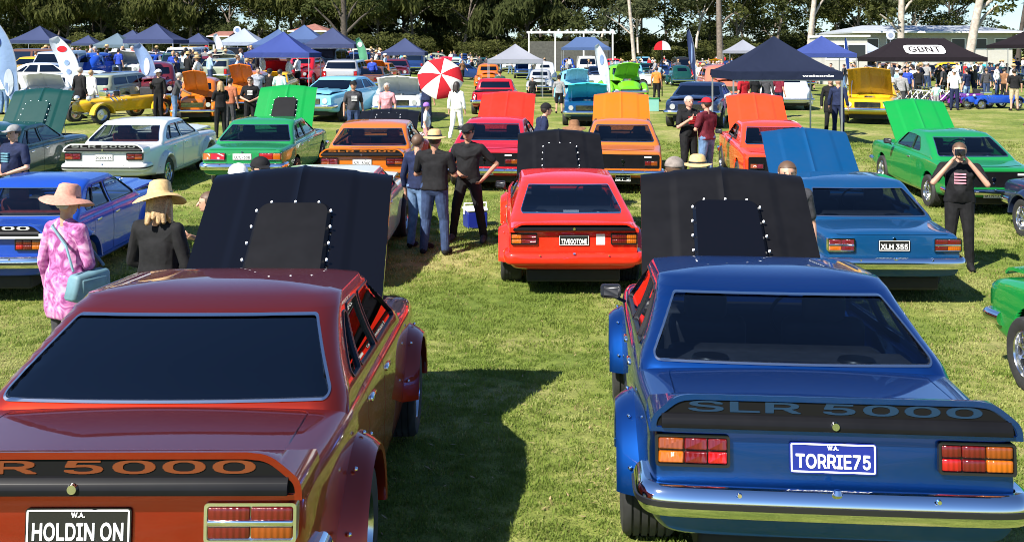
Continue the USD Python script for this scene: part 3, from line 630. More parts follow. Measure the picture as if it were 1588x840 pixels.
    for s, n in ((1, 'R'), (-1, 'L')):
        w = J['wri' + n]; d = w - J['elb' + n]; d /= np.linalg.norm(d); sd = np.cross(d, P(0, 1, 0)); sd = sd / (np.linalg.norm(sd) + 1e-9); fw = np.cross(sd, d)
        pm = w + d * .075
        ms.append(Manifold.batch_hull([ball(w, .026, sg), ball(pm + fw * .028, .017, sg), ball(pm - fw * .028, .017, sg)]))
        if detail == 2:
            for q, ln in zip((-.033, -.011, .011, .032), (.062, .074, .07, .055)):
                a = pm + fw * q; m1 = a + d * ln * .55 - sd * s * .008; m2 = m1 + d * ln * .42 - sd * s * .028; ms += [capsule(a, m1, .010, .0095, 6), capsule(m1, m2, .0095, .008, 6)]
            a = w + d * .03 + fw * .026; ms += [capsule(a, a + d * .03 + fw * .026, .012, .010, 6), capsule(a + d * .03 + fw * .026, a + d * .062 + fw * .030, .010, .009, 6)]
    out.append(('body', None, fin(ms, {0: .2, 1: .045, 2: .020}[detail], {0: 0, 1: 3, 2: 4}[detail]), skin))
    if detail == 2:
        for s in (1, -1): out.append(('eye', 'body', arr(ball(hp(s * .031, .079, .014), .0125, 8), 60), 'eye'))
        out.append(('mouth', 'body', arr(capsule(hp(.020, .082, -.052), hp(-.020, .082, -.052), .006, .006, 6), 60), 'lips'))
    if sunnies: out.append(('sunglasses', None, arr(union([rboxm for rboxm in [capsule(hp(.018, .092, .014), hp(.050, .080, .014), .018, .016, 8), capsule(hp(-.018, .092, .014), hp(-.050, .080, .014), .018, .016, 8), capsule(hp(.055, .07, .016), hp(.082, -.01, .014), .006, .006, 6), capsule(hp(-.055, .07, .016), hp(-.082, -.01, .014), .006, .006, 6)]]), 60), 'black_trim'))
    # clothes
    e = .014; ms = torso(e)
    if coat: ms += [Manifold.batch_hull([ball(off('pel', s * .08 * b, 0, .02), .11 * b + e, sg) for s in (1, -1)] + [ball(off('pel', s * .09 * b, 0, -coat), .105 * b + e, sg) for s in (1, -1)])]
    for n in 'RL':
        if sleeves == 'none': continue
        ms += arm(n, e, sleeves == 'long')
        if sleeves == 'long': ms.append(cap('elb' + n, J['elb' + n] + (J['wri' + n] - J['elb' + n]) * .93, .040 + e, .030 + e))
    pz = .97 - (.05 if not coat else coat + .1)
    sh = union(ms)
    sh = sh.trim_by_plane([0, 0, 1], pz - (.0 if not lean else .02))
    out.append(('shirt' if not coat else 'jacket', None, fin([sh], R, IT, .010 if detail == 2 else 0), top if isinstance(top, str) else cloth(top)))
    if print_c:
        q = [Manifold.cube([.15, .05, .022], True).translate(off('chest', 0, .098 * b + .022 + belly * .3, z).tolist()) for z in (-.10, -.06, -.02, .02)]
        out.append(('shirt_print', 'shirt' if not coat else 'jacket', arr(union(q), 60), cloth(print_c)))
    to = {'long': 1.0, 'shorts': .5, 'none': 0}[legs]
    pe = Manifold.batch_hull([ball(off('pel', s * .078 * b, -.01, 0), .100 * b + e * .6, sg) for s in (1, -1)] + [ball(P(s * .085, 0, .90), .088 * b + e * .6, sg) for s in (1, -1)])
    ms = [pe.trim_by_plane([0, 0, -1], -1.03)]
    for n in 'RL': ms += leg(n, .016, to)
    out.append(('trousers' if to == 1 else 'shorts', None, fin(ms, R, IT, .009 if detail == 2 else 0), cloth(bottom)))
    for n in 'RL':
        a, t = J['ank' + n], J['toe' + n]
        out.append(('shoe', None, arr(Manifold.batch_hull([ball(a + P(0, -.03, -.035), .048, 8), ball(t, .038, 8), ball(a + P(0, .02, .0), .045, 8)]).trim_by_plane([0, 0, 1], .0), 60), cloth(shoes)))
    if hair:
        q = ball((0, 0, 0), 1, 16).scale([.096, .108, .102]); m = q - box(-.2, .2, .045, .3, -.2, .035) - box(-.2, .2, -.02, .3, -.3, -.02) - box(-.2, .2, -.3, .3, -.3, -.075)
        ms = [m.transform(np.column_stack([HM, hp(0, -.014, .028)]))]
        if long_hair: ms += [capsule(hp(.075 * math.sin(q), -.02 - .075 * math.cos(q), .01), hp(.085 * math.sin(q) + .02 * math.sin(q * 7), -.04 - .08 * math.cos(q), -.15 - .035 * math.sin(q * 5 + 1)), .034, .020, 8) for q in np.linspace(-1.5, 1.5, 13)]
        out.append(('hair', None, arr(union(ms), 50), hair))
    if hat:
        HT = np.column_stack([HM, hp(0, -.012, .055)])
        if hat == 'cap':
            q = ball((0, 0, 0), 1, 20).scale([.104, .116, .098]).trim_by_plane([0, 0, 1], -.005) + Manifold.batch_hull([ball((s * .06, .09, .004), .008, 6) for s in (1, -1)] + [ball((s * .045, .185, -.016), .007, 6) for s in (1, -1)])
            out.append(('cap', None, arr(q.transform(HT), 40), cloth(hat_c)))
        elif hat == 'beanie': out.append(('beanie', None, arr(ball((0, 0, 0), 1, 20).scale([.105, .117, .112]).trim_by_plane([0, 0, 1], -.03).transform(HT), 50), cloth(hat_c)))
        else:
            br, dr, ch = {'straw': (.165, .012, .105), 'sun': (.215, .045, .125)}[hat]
            pr = [(.0, ch), (.055, ch), (.085, ch - .02), (.100, .03), (.106, .004), (br * .8, -dr * .3), (br, -dr), (br, -dr - .006), (br * .8, -dr * .3 - .006), (.100, -.006), (.094, .03), (.08, ch - .026), (.0, ch - .006)]
            v, f = revolve(pr, 40, 'z'); r_ = np.hypot(v[:, 0], v[:, 1]); th = np.arctan2(v[:, 1], v[:, 0]); v[:, 1] *= 1.1
            v[:, 2] += np.clip((r_ - .11) / (br - .11), 0, 1) * (.022 if hat == 'sun' else .008) * np.sin(2 * th + 1.0 + head_turn)
            out.append(('hat', None, arr((v @ HM.T + hp(0, -.012, .055), f), 60), hat_c if isinstance(hat_c, str) else cloth(hat_c)))
            if hat == 'straw': out.append(('hat_band', 'hat', arr((np.array(revolve([(.1045, .006), (.106, .006), (.103, .028), (.1005, .028)], 40, 'z')[0]) * [1, 1.1, 1] @ HM.T + hp(0, -.012, .055), revolve([(.1045, .006), (.106, .006), (.103, .028), (.1005, .028)], 40, 'z')[1]), 60), 'black_trim'))
    return out, J
def put_parts(t, parts):
    last = {}
    for n_, pa, A, mm in parts:
        par = t if pa is None else last[pa]; last[n_] = define(numbered(str(par.GetPath()) + '/' + n_), A, MAT[mm])
def person(label, px, Y, face=0.0, height=1.75, group=None, py=None, **k):
    """face: heading in degrees to the right of straight away from the camera (0 shows the back, 180 the face)"""
    if Y is None: X, Y = at_ground(px, py)
    else: X = at(px, Y)
    parts, J = person_parts(**k); s = height / 1.72; z = float(ground(X, Y)); a = -math.radians(face)
    M = np.eye(4); c, n = math.cos(a), math.sin(a); M[:3, :3] = np.array([[c, -n, 0], [n, c, 0], [0, 0, 1]]) * s; M[:3, 3] = [X, Y, z]
    t = thing('person', label, 'person', M, group); put_parts(t, parts)
    W = lambda p: M[:3, :3] @ np.asarray(p) + M[:3, 3]
    return t, {q: W(v) for q, v in J.items()}, M
# ------------------------------------------------------------------ the row of show cars behind them
for n_, c in dict(white=(.62, .63, .62), orange=(.50, .125, .007), green=(.012, .20, .055), red_orange=(.72, .020, .006), red=(.52, .010, .020), teal_blue=(.003, .060, .17), bright_green=(.004, .21, .035), royal=(.008, .05, .33), dark_green=(.003, .038, .030), cream=(.60, .58, .44), vermilion=(.80, .045, .008),
                  amber=(.52, .115, .003), mid_green=(.005, .19, .040), light_blue=(.16, .44, .60), sky_blue=(.05, .55, .72), navy=(.012, .022, .06), lime=(.12, .42, .012), terracotta=(.42, .13, .075), yellow=(.58, .33, .008), maroon=(.10, .010, .018), silver=(.42, .43, .44), black=(.010, .010, .012), purple=(.13, .02, .20), brown=(.12, .05, .025), mint=(.18, .40, .34), ochre=(.30, .17, .008), grey_green=(.22, .25, .18), dark_blue=(.008, .03, .12)).items():
    paint('coat_' + n_, c, metallic=.0 if n_ not in ('teal_blue', 'silver', 'navy') else .3)
plain('decal_white', (.5, .5, .48), .4); decal('decal_grey', (.20, .21, .20)); decal('decal_dark_orange', (.28, .08, .006))
MID = dict(SEDAN, mirrors=1)
G_SLR = G_SEDAN
G_SLR_SHUT = car_geometry(dict(MID, hood_angle=0, bay=0))
G_CREAM = car_geometry(dict(MID, spoiler=None, flares=0, hood_angle=0, bay=0, scoop=False))
G_WHITE = car_geometry(dict(MID, bumper_mat='paint', lamps=[dict(SEDAN['lamps'][0], cols=[(1, ['lens_dark_red', 'lens_dark_amber']), (1, ['lens_dark_red', 'lens_dark_red'])])], hood_angle=0, scoop=False, bay=0))
G_ORANGE = car_geometry(dict(MID, bumper_mat='paint', lamps=[dict(SEDAN['lamps'][0], cols=[(1, ['lens_dark_red', 'lens_dark_amber']), (1, ['lens_dark_red', 'lens_dark_red'])])], hood_angle=20))
PL = dict(MID, spoiler=None, flares=0, boot_z=.88, lock=.84, tyre_w=.19, track=.86, wheel_r=.30)
G_XLH = car_geometry(dict(PL, scoop=False, hood_angle=42, lamps=[dict(x0=.475, x1=.775, z0=.70, z1=.835, rows=2, frame='chrome', bar=1, cols=[(1, ['lens_dark_red', 'lens_amber']), (1, ['lens_dark_red', 'lens_dark_red'])])], strip=False))
G_UCC = car_geometry(dict(PL, scoop=True, hood_angle=50, lamps=[dict(x0=.34, x1=.76, z0=.69, z1=.82, rows=1, frame='chrome', cols=[(.55, ['lens_amber']), (1, ['lens_red'])])], strip=False))
HATCH = dict(MID, spoiler=None, lock=.86, boot_lid=[(-.70, -.2), (.70, -.2), (.70, .40), (-.70, .40)], ymid=1.95,
    cabin=[(.84, .22, 3.30, .80, .10, .05), (.93, .40, 3.16, .78, .10, .05), (1.05, .80, 2.97, .725, .10, .05), (1.21, 1.25, 2.64, .655, .12, .04), (1.285, 1.50, 2.50, .625, .16, .04)],
    rear_window=[(-.655, .985), (.655, .985), (.535, 1.235), (-.535, 1.235)], well=(.75, 3.10, .66), shelf=.93,
    side_windows=[[(1.72, .975), (2.0, .965), (2.0, 1.20), (1.9, 1.20)], [(2.07, .965), (2.92, .96), (2.55, 1.215), (2.07, 1.215)]],
    doors=[('door', [(1.95, .30), (3.05, .30), (3.10, .9), (2.98, 1.02), (1.95, 1.02)])],
    lamps=[dict(SEDAN['lamps'][0], cols=[(.8, ['lens_amber', 'lens_amber']), (1.2, ['lens_dark_red', 'lens_dark_red'])])])
HATCH['spoiler'] = dict(top=.965, bottom=.86, half=.79, deck=.93, depth=.0)
G_HATCH = car_geometry(dict(HATCH, decal=0, bumper_mat='paint', hood_angle=37, bumper=(.835, .45, .60), strip=False))
COUPE = dict(PL, rear_axle=.95, front_axle=3.49, ymid=1.9, cowl=3.0, hood_len=1.22, hood_w=1.30, hinge_z=.93, track=.80, hood_angle=40, scoop=False,
    body=[(0, .735, .36, .80, .85), (.06, .75, .34, .82, .86), (.5, .775, .28, .86, .895), (.95, .79, .24, .895, .925), (1.6, .80, .21, .90, .93), (2.6, .80, .20, .895, .93), (3.1, .79, .21, .885, .925), (3.49, .785, .25, .87, .915), (4.0, .765, .30, .845, .885), (4.25, .74, .36, .82, .85), (4.32, .72, .40, .80, .83)],
    cabin=[(.84, .62, 3.12, .75, .10, .05), (.92, .78, 2.98, .73, .10, .05), (1.05, 1.02, 2.80, .68, .10, .05), (1.22, 1.38, 2.48, .615, .12, .04), (1.285, 1.55, 2.36, .58, .16, .04)],
    rear_window=[(-.64, .955), (.64, .955), (.525, 1.235), (-.525, 1.235)], front_window=[(-.63, .96), (.63, .96), (.54, 1.225), (-.54, 1.225)], well=(.95, 2.92, .64), shelf=.92,
    side_windows=[[(1.52, .965), (1.93, .96), (1.93, 1.21), (1.76, 1.19)], [(1.97, .96), (2.74, .955), (2.42, 1.21), (1.97, 1.215)]],
    doors=[('door', [(1.78, .30), (2.86, .30), (2.90, .9), (2.80, 1.01), (1.78, 1.01)])], boot_lid=[(-.62, -.2), (.62, -.2), (.62, .70), (-.62, .70)], boot_z=.86,
    bumper=(.79, .40, .50), front_bumper=(.77, .40, .50), tail_panel=(.70, .53, .80), lock=.60,
    lamps=[dict(x0=.42, x1=.66, z0=.585, z1=.675, rows=1, cols=[(1, ['lens_dark_amber']), (1, ['lens_dark_red'])])], strip=False)
G_COUPE = car_geometry(COUPE)
G_COUPE_SCOOP = car_geometry(dict(COUPE))
def std_plate(txt, z=.745, back='plate_white', fore='plate_black', small=None, w=.36, x=0, y=-.014): return plate([], txt, x, z, w, .13, y, back, fore, small)
badge = lambda x, z: [('badge', None, arr(rbox(x - .07, x + .07, -.014, 0, z - .018, z + .018, .005, 6), 30), 'decal_white')]
emblem = [('emblem', None, arr(smoothn(Manifold.cylinder(.012, .038, .034, 20).rotate([90, 0, 0]).translate([0, -.006, .665]), 40)), 'chrome')]
def mid(label, geo, m, px, Y, yaw, s=1.0, **k):
    X = at(px, Y); return place_car('parked_' + k.pop('name', 'sedan'), label, geo, m, X, Y, yaw, s, **k)
mid('red-orange hatchback with black bonnet raised, plate TIVEGOTONE and white sticker on its tail', G_HATCH, mats('coat_red_orange', 'black_satin', seat_='interior'), 890, 12.65, 0, name='hatchback',
    extra=std_plate('TIVEGOTONE', .745, 'plate_black', 'plate_letter', w=.37) + [('sticker', None, arr(prism_y([(.27, .69), (.38, .69), (.38, .82), (.27, .82)], -.006, .01), False), 'plate_white'), ('paper', None, arr(box(-.10, .10, .60, .66, .975, 1.0) , 30), 'plate_white')])
mid('mid blue sedan with chrome framed tail lamps and black plate XLH 355', G_XLH, mats('coat_teal_blue'), 1386, 12.2, 1.0, extra=std_plate('XLH 355', .76, 'plate_black', 'plate_letter', w=.37))
mid('royal blue sedan with white tail stripe behind the woman in the pink hat', G_SLR_SHUT, mats('coat_royal', decal_='decal_white', glass_='glass_clear', seat_='interior_red'), -34, 12.3, -.5,
    extra=[('stripe', None, arr(prism_y([(-.79, .845), (.79, .845), (.79, .90), (-.79, .90)], -.065, -.0), 30), 'white_paint')])
mid('white sedan with black lettered spoiler and white plate, third row left', G_WHITE, mats('coat_white', decal_='decal_grey', seat_='interior_red', glass_='glass_clear'), 162, 20.2, 2.0, extra=std_plate('POPPY 15', .745))
mid('mid green sedan with white plate and chrome bumper beside the white spoilered sedan', G_UCC, mats('coat_green', 'coat_bright_green', 'black_satin'), 376, 20.2, 1.0, extra=std_plate('UCC-308', .75))
mid('orange sedan with black lettered spoiler and white plate behind the men in jeans', G_ORANGE, mats('coat_orange', 'black_satin', decal_='decal_dark_orange', seat_='interior_red', glass_='glass_clear'), 562, 19.4, 0.5, extra=std_plate('SZL 3000', .745))
mid('red coupe with black tail panel beside the man in black', G_COUPE, mats('coat_red', 'coat_red_orange'), 751, 20.3, 7.0, name='coupe', extra=std_plate('E 0N1', .42, 'plate_white') + badge(.48, .75) + emblem)
mid('orange coupe with black tail panel and orange bonnet raised behind the red-orange hatchback', G_COUPE, mats('coat_orange', 'coat_amber'), 966, 20.0, 5.5, name='coupe', extra=std_plate('GT 2', .34, 'plate_black', 'plate_letter', w=.3) + badge(.48, .75) + emblem)
mid('orange-red coupe half hidden behind the mid blue sedan with raised bonnet', G_COUPE, mats('coat_vermilion', 'coat_vermilion'), 1218, 19.6, 4.5, name='coupe', extra=std_plate('XU-1', .40))
mid('bright green coupe with black tail panel behind the man holding a camera', G_COUPE, mats('coat_mid_green', 'coat_bright_green'), 1540, 18.0, 1.5, name='coupe', extra=std_plate('GTR-73', .40) + badge(.48, .75) + emblem)
mid('white sedan mostly hidden behind the raised black bonnet of the maroon sedan', G_CREAM, mats('coat_cream', 'coat_cream'), 468, 13.0, 1.0, extra=std_plate('RM 74', .745))
mid('dark green sedan with dark green bonnet raised at the left edge', G_UCC, mats('coat_dark_green', 'coat_dark_green', seat_='interior_red', glass_='glass_clear'), -78, 19.2, 0.0)
place_car('parked_sedan', 'green car at the right edge showing only its front fender and wheel', G_CREAM, mats('coat_bright_green'), 5.14, 4.92, 0)
place_car('parked_sedan', 'dark purple car at the right edge beside the bright green coupe', G_SLR, mats('coat_navy'), 9.05, 12.9, 0)

# ------------------------------------------------------------------ cars further back: simpler shapes, same builder
FAR = dict(SEDAN, hi=0, spoiler=None, flares=0, trim=0, hood_angle=0, scoop=False, bay=0, face=1, tyre_w=.19, track=.86)
G_FAR = car_geometry(dict(FAR))
G_FAR_OPEN = car_geometry(dict(FAR, hood_angle=27, bay=1)); G_FAR_WIDE = car_geometry(dict(FAR, hood_angle=46, bay=1))
G_FAR_FLAT = car_geometry(dict(FAR, bumper=(.83, .45, .56), lamps=[dict(x0=.50, x1=.76, z0=.66, z1=.80, rows=1, cols=[(1, ['lens_red']), (.6, ['lens_amber'])])]))
WAG = dict(FAR, cabin=[(.84, .10, 3.30, .79, .10, .03), (.935, .12, 3.16, .775, .10, .03), (1.05, .18, 2.97, .73, .10, .03), (1.25, .30, 2.64, .665, .12, .03), (1.33, .36, 2.52, .63, .14, .03)],
    rear_window=[(-.68, .98), (.68, .98), (.60, 1.27), (-.60, 1.27)], well=(.3, 3.10, .70), side_windows=[[(.45, .97), (1.3, .97), (1.3, 1.24), (.52, 1.24)], [(1.36, .97), (2.02, .965), (2.02, 1.24), (1.36, 1.24)], [(2.09, .965), (2.90, .96), (2.55, 1.24), (2.09, 1.24)]],
    lamps=[dict(x0=.62, x1=.76, z0=.62, z1=.88, rows=1, cols=[(1, ['lens_red'])])])
G_WAGON = car_geometry(WAG)
FWD = dict(WAG, cabin=[(.9, .10, 3.2, .80, .10, .03), (1.1, .12, 3.05, .79, .10, .03), (1.4, .18, 2.75, .75, .10, .03), (1.66, .26, 2.55, .70, .12, .03)], rear_window=[(-.68, 1.12), (.68, 1.12), (.64, 1.55), (-.64, 1.55)], front_window=[(-.70, 1.08), (.70, 1.08), (.64, 1.58), (-.64, 1.58)], hinge_z=1.05, wheel_r=.37,
    body=[(0, .79, .42, .98, 1.0), (.06, .80, .40, 1.0, 1.02), (1.0, .83, .38, 1.02, 1.05), (3.1, .83, .38, 1.02, 1.06), (4.2, .82, .40, .98, 1.02), (4.49, .79, .42, .95, .98)], side_windows=[[(.4, 1.1), (1.3, 1.1), (1.3, 1.55), (.45, 1.55)], [(1.4, 1.1), (2.1, 1.1), (2.1, 1.56), (1.4, 1.56)], [(2.17, 1.1), (2.85, 1.1), (2.6, 1.56), (2.17, 1.56)]], bumper=(.82, .52, .66), front_bumper=(.82, .50, .66))
G_4WD = car_geometry(FWD)
OLD = dict(FAR, rear_axle=.85, front_axle=3.3, wheel_r=.34, track=.80, cowl=2.75, hood_len=1.15, hood_w=.85, hinge_z=1.05, ymid=1.7, crown=.12,
    body=[(0, .45, .34, .62, .70), (.12, .62, .30, .75, .84), (.5, .72, .27, .92, 1.02), (1.0, .74, .25, .96, 1.06), (2.0, .72, .25, .96, 1.06), (2.7, .62, .26, .95, 1.06), (3.4, .50, .30, .92, 1.02), (3.9, .42, .36, .85, .95), (4.0, .38, .42, .80, .90)],
    cabin=[(.86, .30, 2.95, .68, .2, .08), (1.05, .48, 2.78, .67, .2, .08), (1.25, .75, 2.62, .63, .2, .08), (1.42, 1.05, 2.42, .57, .22, .07)], rear_window=[(-.36, 1.10), (.36, 1.10), (.32, 1.33), (-.32, 1.33)], front_window=[(-.5, 1.12), (.5, 1.12), (.45, 1.36), (-.45, 1.36)],
    side_windows=[[(.95, 1.10), (1.55, 1.10), (1.55, 1.36), (1.1, 1.36)], [(1.62, 1.10), (2.5, 1.10), (2.35, 1.36), (1.62, 1.36)]], well=(.6, 2.7, .55), bumper=(.78, .40, .50), front_bumper=(.78, .40, .50), lamps=[])
def fenders(K, r=.40):
    out = []
    for y in (K['rear_axle'], K['front_axle']):
        for s in (-1, 1):
            m = ball((0, 0, 0), 1, 20).scale([.20, .62, r + .06]).translate([s * .70, y + (.05 if y < 2 else -.08), .36]) - cyl_x(y, K['wheel_r'], K['wheel_r'] + .04, min(s * .5, s * 1.5), max(s * .5, s * 1.5), 24) - box(-2, 2, -1, 6, -1, .24)
            out.append(('fender', None, arr(smoothn(m, 45)), 'paint'))
    return out
G_OLD = car_geometry(OLD) + fenders(OLD)
G_OLD_OPEN = car_geometry(dict(OLD, hood_angle=45, bay=1)) + fenders(OLD)
BUG = dict(FAR, rear_axle=.78, front_axle=3.18, wheel_r=.32, track=.78, cowl=2.75, hood_len=1.05, hood_w=.95, hinge_z=.98, ymid=1.8, crown=.12, lamps=[],
    body=[(0, .40, .36, .52, .60), (.12, .52, .32, .66, .76), (.5, .60, .28, .85, .98), (1.0, .66, .25, .92, 1.02), (2.0, .68, .25, .92, 1.02), (2.7, .62, .27, .92, 1.02), (3.3, .54, .32, .84, .96), (3.8, .44, .38, .66, .78), (4.0, .36, .42, .56, .64)],
    cabin=[(.84, .45, 2.9, .64, .2, .12), (1.0, .62, 2.78, .64, .2, .12), (1.2, .88, 2.62, .61, .2, .12), (1.38, 1.18, 2.42, .55, .22, .10)], rear_window=[(-.40, 1.10), (.40, 1.10), (.36, 1.30), (-.36, 1.30)], front_window=[(-.54, 1.06), (.54, 1.06), (.48, 1.33), (-.48, 1.33)],
    side_windows=[[(1.1, 1.06), (1.65, 1.06), (1.65, 1.33), (1.25, 1.33)], [(1.72, 1.06), (2.5, 1.06), (2.36, 1.33), (1.72, 1.33)]], well=(.8, 2.65, .58), bumper=(.72, .36, .46), front_bumper=(.72, .36, .46))
G_BUG = car_geometry(BUG) + fenders(BUG, .36)
G_BUG_OPEN = car_geometry(dict(BUG, hood_angle=34, bay=1)) + fenders(BUG, .36)
VAN = dict(FWD, cabin=[(.9, .05, 4.2, .82, .10, .03), (1.2, .08, 4.05, .81, .10, .03), (1.6, .12, 3.8, .77, .10, .03), (1.9, .18, 3.6, .72, .12, .03)], ymid=2, rear_window=[(-.6, 1.25), (.6, 1.25), (.56, 1.7), (-.56, 1.7)], front_window=[(-.72, 1.15), (.72, 1.15), (.66, 1.7), (-.66, 1.7)], side_windows=[[(3.0, 1.2), (3.75, 1.2), (3.6, 1.68), (3.0, 1.68)]], cowl=4.0, hood_len=.42, well=(.3, 3.9, .7))
G_VAN = car_geometry(VAN)
UTE = dict(FAR, cabin=[(.84, 1.75, 3.30, .79, .10, .03), (.935, 1.78, 3.16, .775, .10, .03), (1.05, 1.82, 2.97, .73, .10, .03), (1.25, 1.92, 2.64, .665, .12, .03), (1.33, 1.98, 2.52, .63, .14, .03)], rear_window=[(-.6, 1.0), (.6, 1.0), (.55, 1.25), (-.55, 1.25)], ymid=2.2, well=(1.85, 3.1, .7), side_windows=[[(2.05, .965), (2.90, .96), (2.55, 1.24), (2.05, 1.24)]], lamps=[dict(x0=.62, x1=.76, z0=.62, z1=.84, rows=1, cols=[(1, ['lens_red'])])])
G_UTE = car_geometry(UTE) + [('tray', None, arr(box(-.68, .68, .08, 1.7, .90, .955), 30), 'black_satin')]
# an open roadster: low pointed body, separate guards, wheels in the open
def hot_rod():
    P = []
    b = body_solid([(0, .36, .40, .72, .78), (.4, .46, .34, .78, .86), (1.4, .46, .32, .76, .84), (2.4, .36, .34, .72, .80), (3.1, .24, .38, .68, .76), (3.3, .14, .44, .62, .70)], 1, 20, .05) - box(-.36, .36, .55, 1.45, .5, 1.2)
    P.append(('body', None, arr(smoothn(b, 40)), 'paint')); P.append(('seat', None, arr(rbox(-.34, .34, .50, .66, .5, 1.05, .05), 40), 'interior'))
    for y, x, r in ((.55, .86, .34), (2.85, .84, .30)):
        for s in (-1, 1):
            w = wheel(y, s, r, .22, x, hi=False); P.append(('wheel', None, w[0][1], 'rubber')); P.append(('rim', 'wheel', w[1][1], 'alloy'))
            g = cyl_x(y, r, r + .09, s * x - .13, s * x + .13, 28) - cyl_x(y, r, r + .045, s * x - .5, s * x + .5, 28) - box(-2, 2, -2, 6, -1, r + .02)
            P.append(('guard', None, arr(smoothn(g, 40)), 'paint'))
        P.append(('axle', None, arr(cyl_x(y, r, .035, -.75, .75, 10), 40), 'alloy'))
    P.append(('windscreen', None, arr(rbox(-.38, .38, 1.50, 1.53, .82, 1.08, .012), 30), 'glass_clear'))
    for s in (-1, 1): P.append(('headlight', None, arr(ball((s * .34, 3.0, .82), .09, 14), 60), 'headlight'))
    P.append(('engine', None, arr(rbox(-.2, .2, 1.75, 2.3, .80, 1.02, .03) + union([capsule((s * .28, 1.7 + k * .16, .78), (s * .42, 1.7 + k * .16, .70), .03) for s in (-1, 1) for k in range(4)]), 40), 'chrome'))
    P.append(('nose_stripe', None, arr(box(-.05, .05, 2.5, 3.0, .795, .803), 30), 'black_trim')); return P
G_ROD = hot_rod()
def far(kind, label, geo, coat, px, py, head, s=1.0, group=None, hood=None, glass_='glass_dark', roof=None, dX=0):
    """head: 0 shows the tail, 180 the face; (px, py) the ground under the middle of its nearest end"""
    X, Y = at_ground(px, py); a = math.radians(head); L = geo_len(geo); near = 0 if math.cos(a) > 0 else L * s
    X0, Y0 = X - math.sin(a) * near, Y - math.cos(a) * near
    if abs(math.sin(a)) > .5: X0, Y0 = X - math.sin(a) * L * s / 2, Y - math.cos(a) * L * s / 2 + .85
    m = mats('coat_' + coat, 'coat_' + (hood or coat), glass_=glass_)
    return place_car(kind, label, geo, m, X0, Y0, head, s, group=group)
def geo_len(g): return max(float(np.max(A[0][:, 1])) for n, p, A, m in g if n == 'body')
far('hot_rod', 'yellow open hot rod with separate guards beyond the white sedan', G_ROD, 'yellow', 172, 190, 215, 1.05)
far('old_pickup', 'orange hot rod with open bonnet and chrome grille, left of the striped orange one', G_OLD_OPEN, 'orange', 298, 191, 172, .95)
far('old_car', 'orange hot rod with raised bonnet behind the woman in black', G_OLD_OPEN, 'orange', 368, 178, 178, 1.0)
far('old_car', 'maroon old sedan with rounded guards, front on behind the yellow hot rod', G_OLD, 'maroon', 238, 166, 165, 1.1)
far('parked_wagon', 'cream roofed wagon with dark rear window beyond the yellow hot rod', G_WAGON, 'grey_green', 140, 172, 14, 1.0)
far('parked_sedan', 'white sedan with bonnet up behind the dark green raised bonnet', G_FAR_OPEN, 'white', 62, 176, 165, 1.0)
far('parked_sedan', 'long white sedan broadside behind the dark green raised bonnet', G_FAR, 'white', 62, 150, 80, 1.1)
far('parked_van', 'yellow panel van with dark rear window in the back rows', G_VAN, 'yellow', 293, 104, 5, .95)
far('four_wheel_drive', 'dark blue four wheel drive facing the viewer in the back rows', G_4WD, 'navy', 350, 112, 180, 1.0)
far('parked_sedan', 'white sedan with dark windows front on beneath the grey marquee', G_FAR_OPEN, 'white', 190, 128, 165, 1.1)
far('parked_sedan', 'yellow car with raised yellow bonnet between people in front of the navy marquee', G_FAR_OPEN, 'yellow', 412, 160, 178, .9)
far('classic_car', 'light blue classic car with a darker blue roof, facing left behind the green bonnet', G_FAR, 'light_blue', 478, 190, 196, 1.15, roof=1)
far('parked_wagon', 'silver white wagon seen from behind with chrome bands', G_WAGON, 'silver', 527, 142, 2, 1.15)
far('parked_sedan', 'white sedan with raised white bonnet front on beside the red and white umbrella', G_FAR_OPEN, 'white', 615, 190, 178, 1.1)
far('parked_sedan', 'dark red sedan behind the white sedan near the navy tent', G_FAR, 'maroon', 612, 130, 175, 1.1)
far('parked_sedan', 'brown sedan beside the silver white wagon', G_FAR, 'brown', 566, 146, 2, 1.0)
far('parked_ute', 'bright red ute with tall tailgate behind the red raised bonnet', G_UTE, 'red', 764, 180, 2, 1.05)
far('old_car', 'orange hot rod beneath the grey tent in the middle', G_OLD, 'amber', 758, 140, 178, 1.1)
far('old_car', 'tall white rounded coupe seen from behind near the grey tent', G_OLD, 'white', 845, 130, 2, 1.1)
far('old_car', 'small white and grey old car facing the viewer in front of the tall white coupe', G_OLD, 'silver', 836, 146, 184, .95)
far('parked_van', 'white van with its door open behind the white feather flag', G_VAN, 'white', 912, 120, 180, 1.05)
far('parked_sedan', 'dark blue sedan front on below the white van', G_FAR, 'navy', 930, 130, 180, 1.0)
far('beetle', 'pale blue beetle with open bonnet behind the cyan bonnet', G_BUG_OPEN, 'light_blue', 897, 163, 178, 1.1)
far('muscle_car', 'metallic blue muscle car with white nose stripe and cyan bonnet raised', G_FAR_OPEN, 'teal_blue', 911, 197, 184, 1.0, hood='sky_blue')
far('beetle', 'lime green beetle with open rear lid beside the teal box', G_BUG_OPEN, 'lime', 978, 158, 176, 1.25)
far('parked_sedan', 'dark navy sedan facing the viewer beside the couple talking', G_FAR, 'navy', 1072, 200, 198, 1.12)
far('old_car', 'terracotta old sedan facing the viewer left of the big navy tent', G_OLD, 'terracotta', 1130, 165, 182, 1.25)
far('beetle', 'white rounded old car under the big navy tent', G_OLD, 'white', 1232, 172, 3, 1.1)
far('parked_sedan', 'golden yellow sedan with raised bonnet beside the two men in dark suits', G_FAR_WIDE, 'yellow', 1345, 194, 204, 1.1, hood='ochre')
far('parked_ute', 'dark navy ute in the back row behind the lime beetle', G_UTE, 'navy', 1032, 112, 90, 1.1)
far('parked_van', 'black van in the back row behind the lime beetle', G_VAN, 'black', 1062, 120, 182, 1.0)
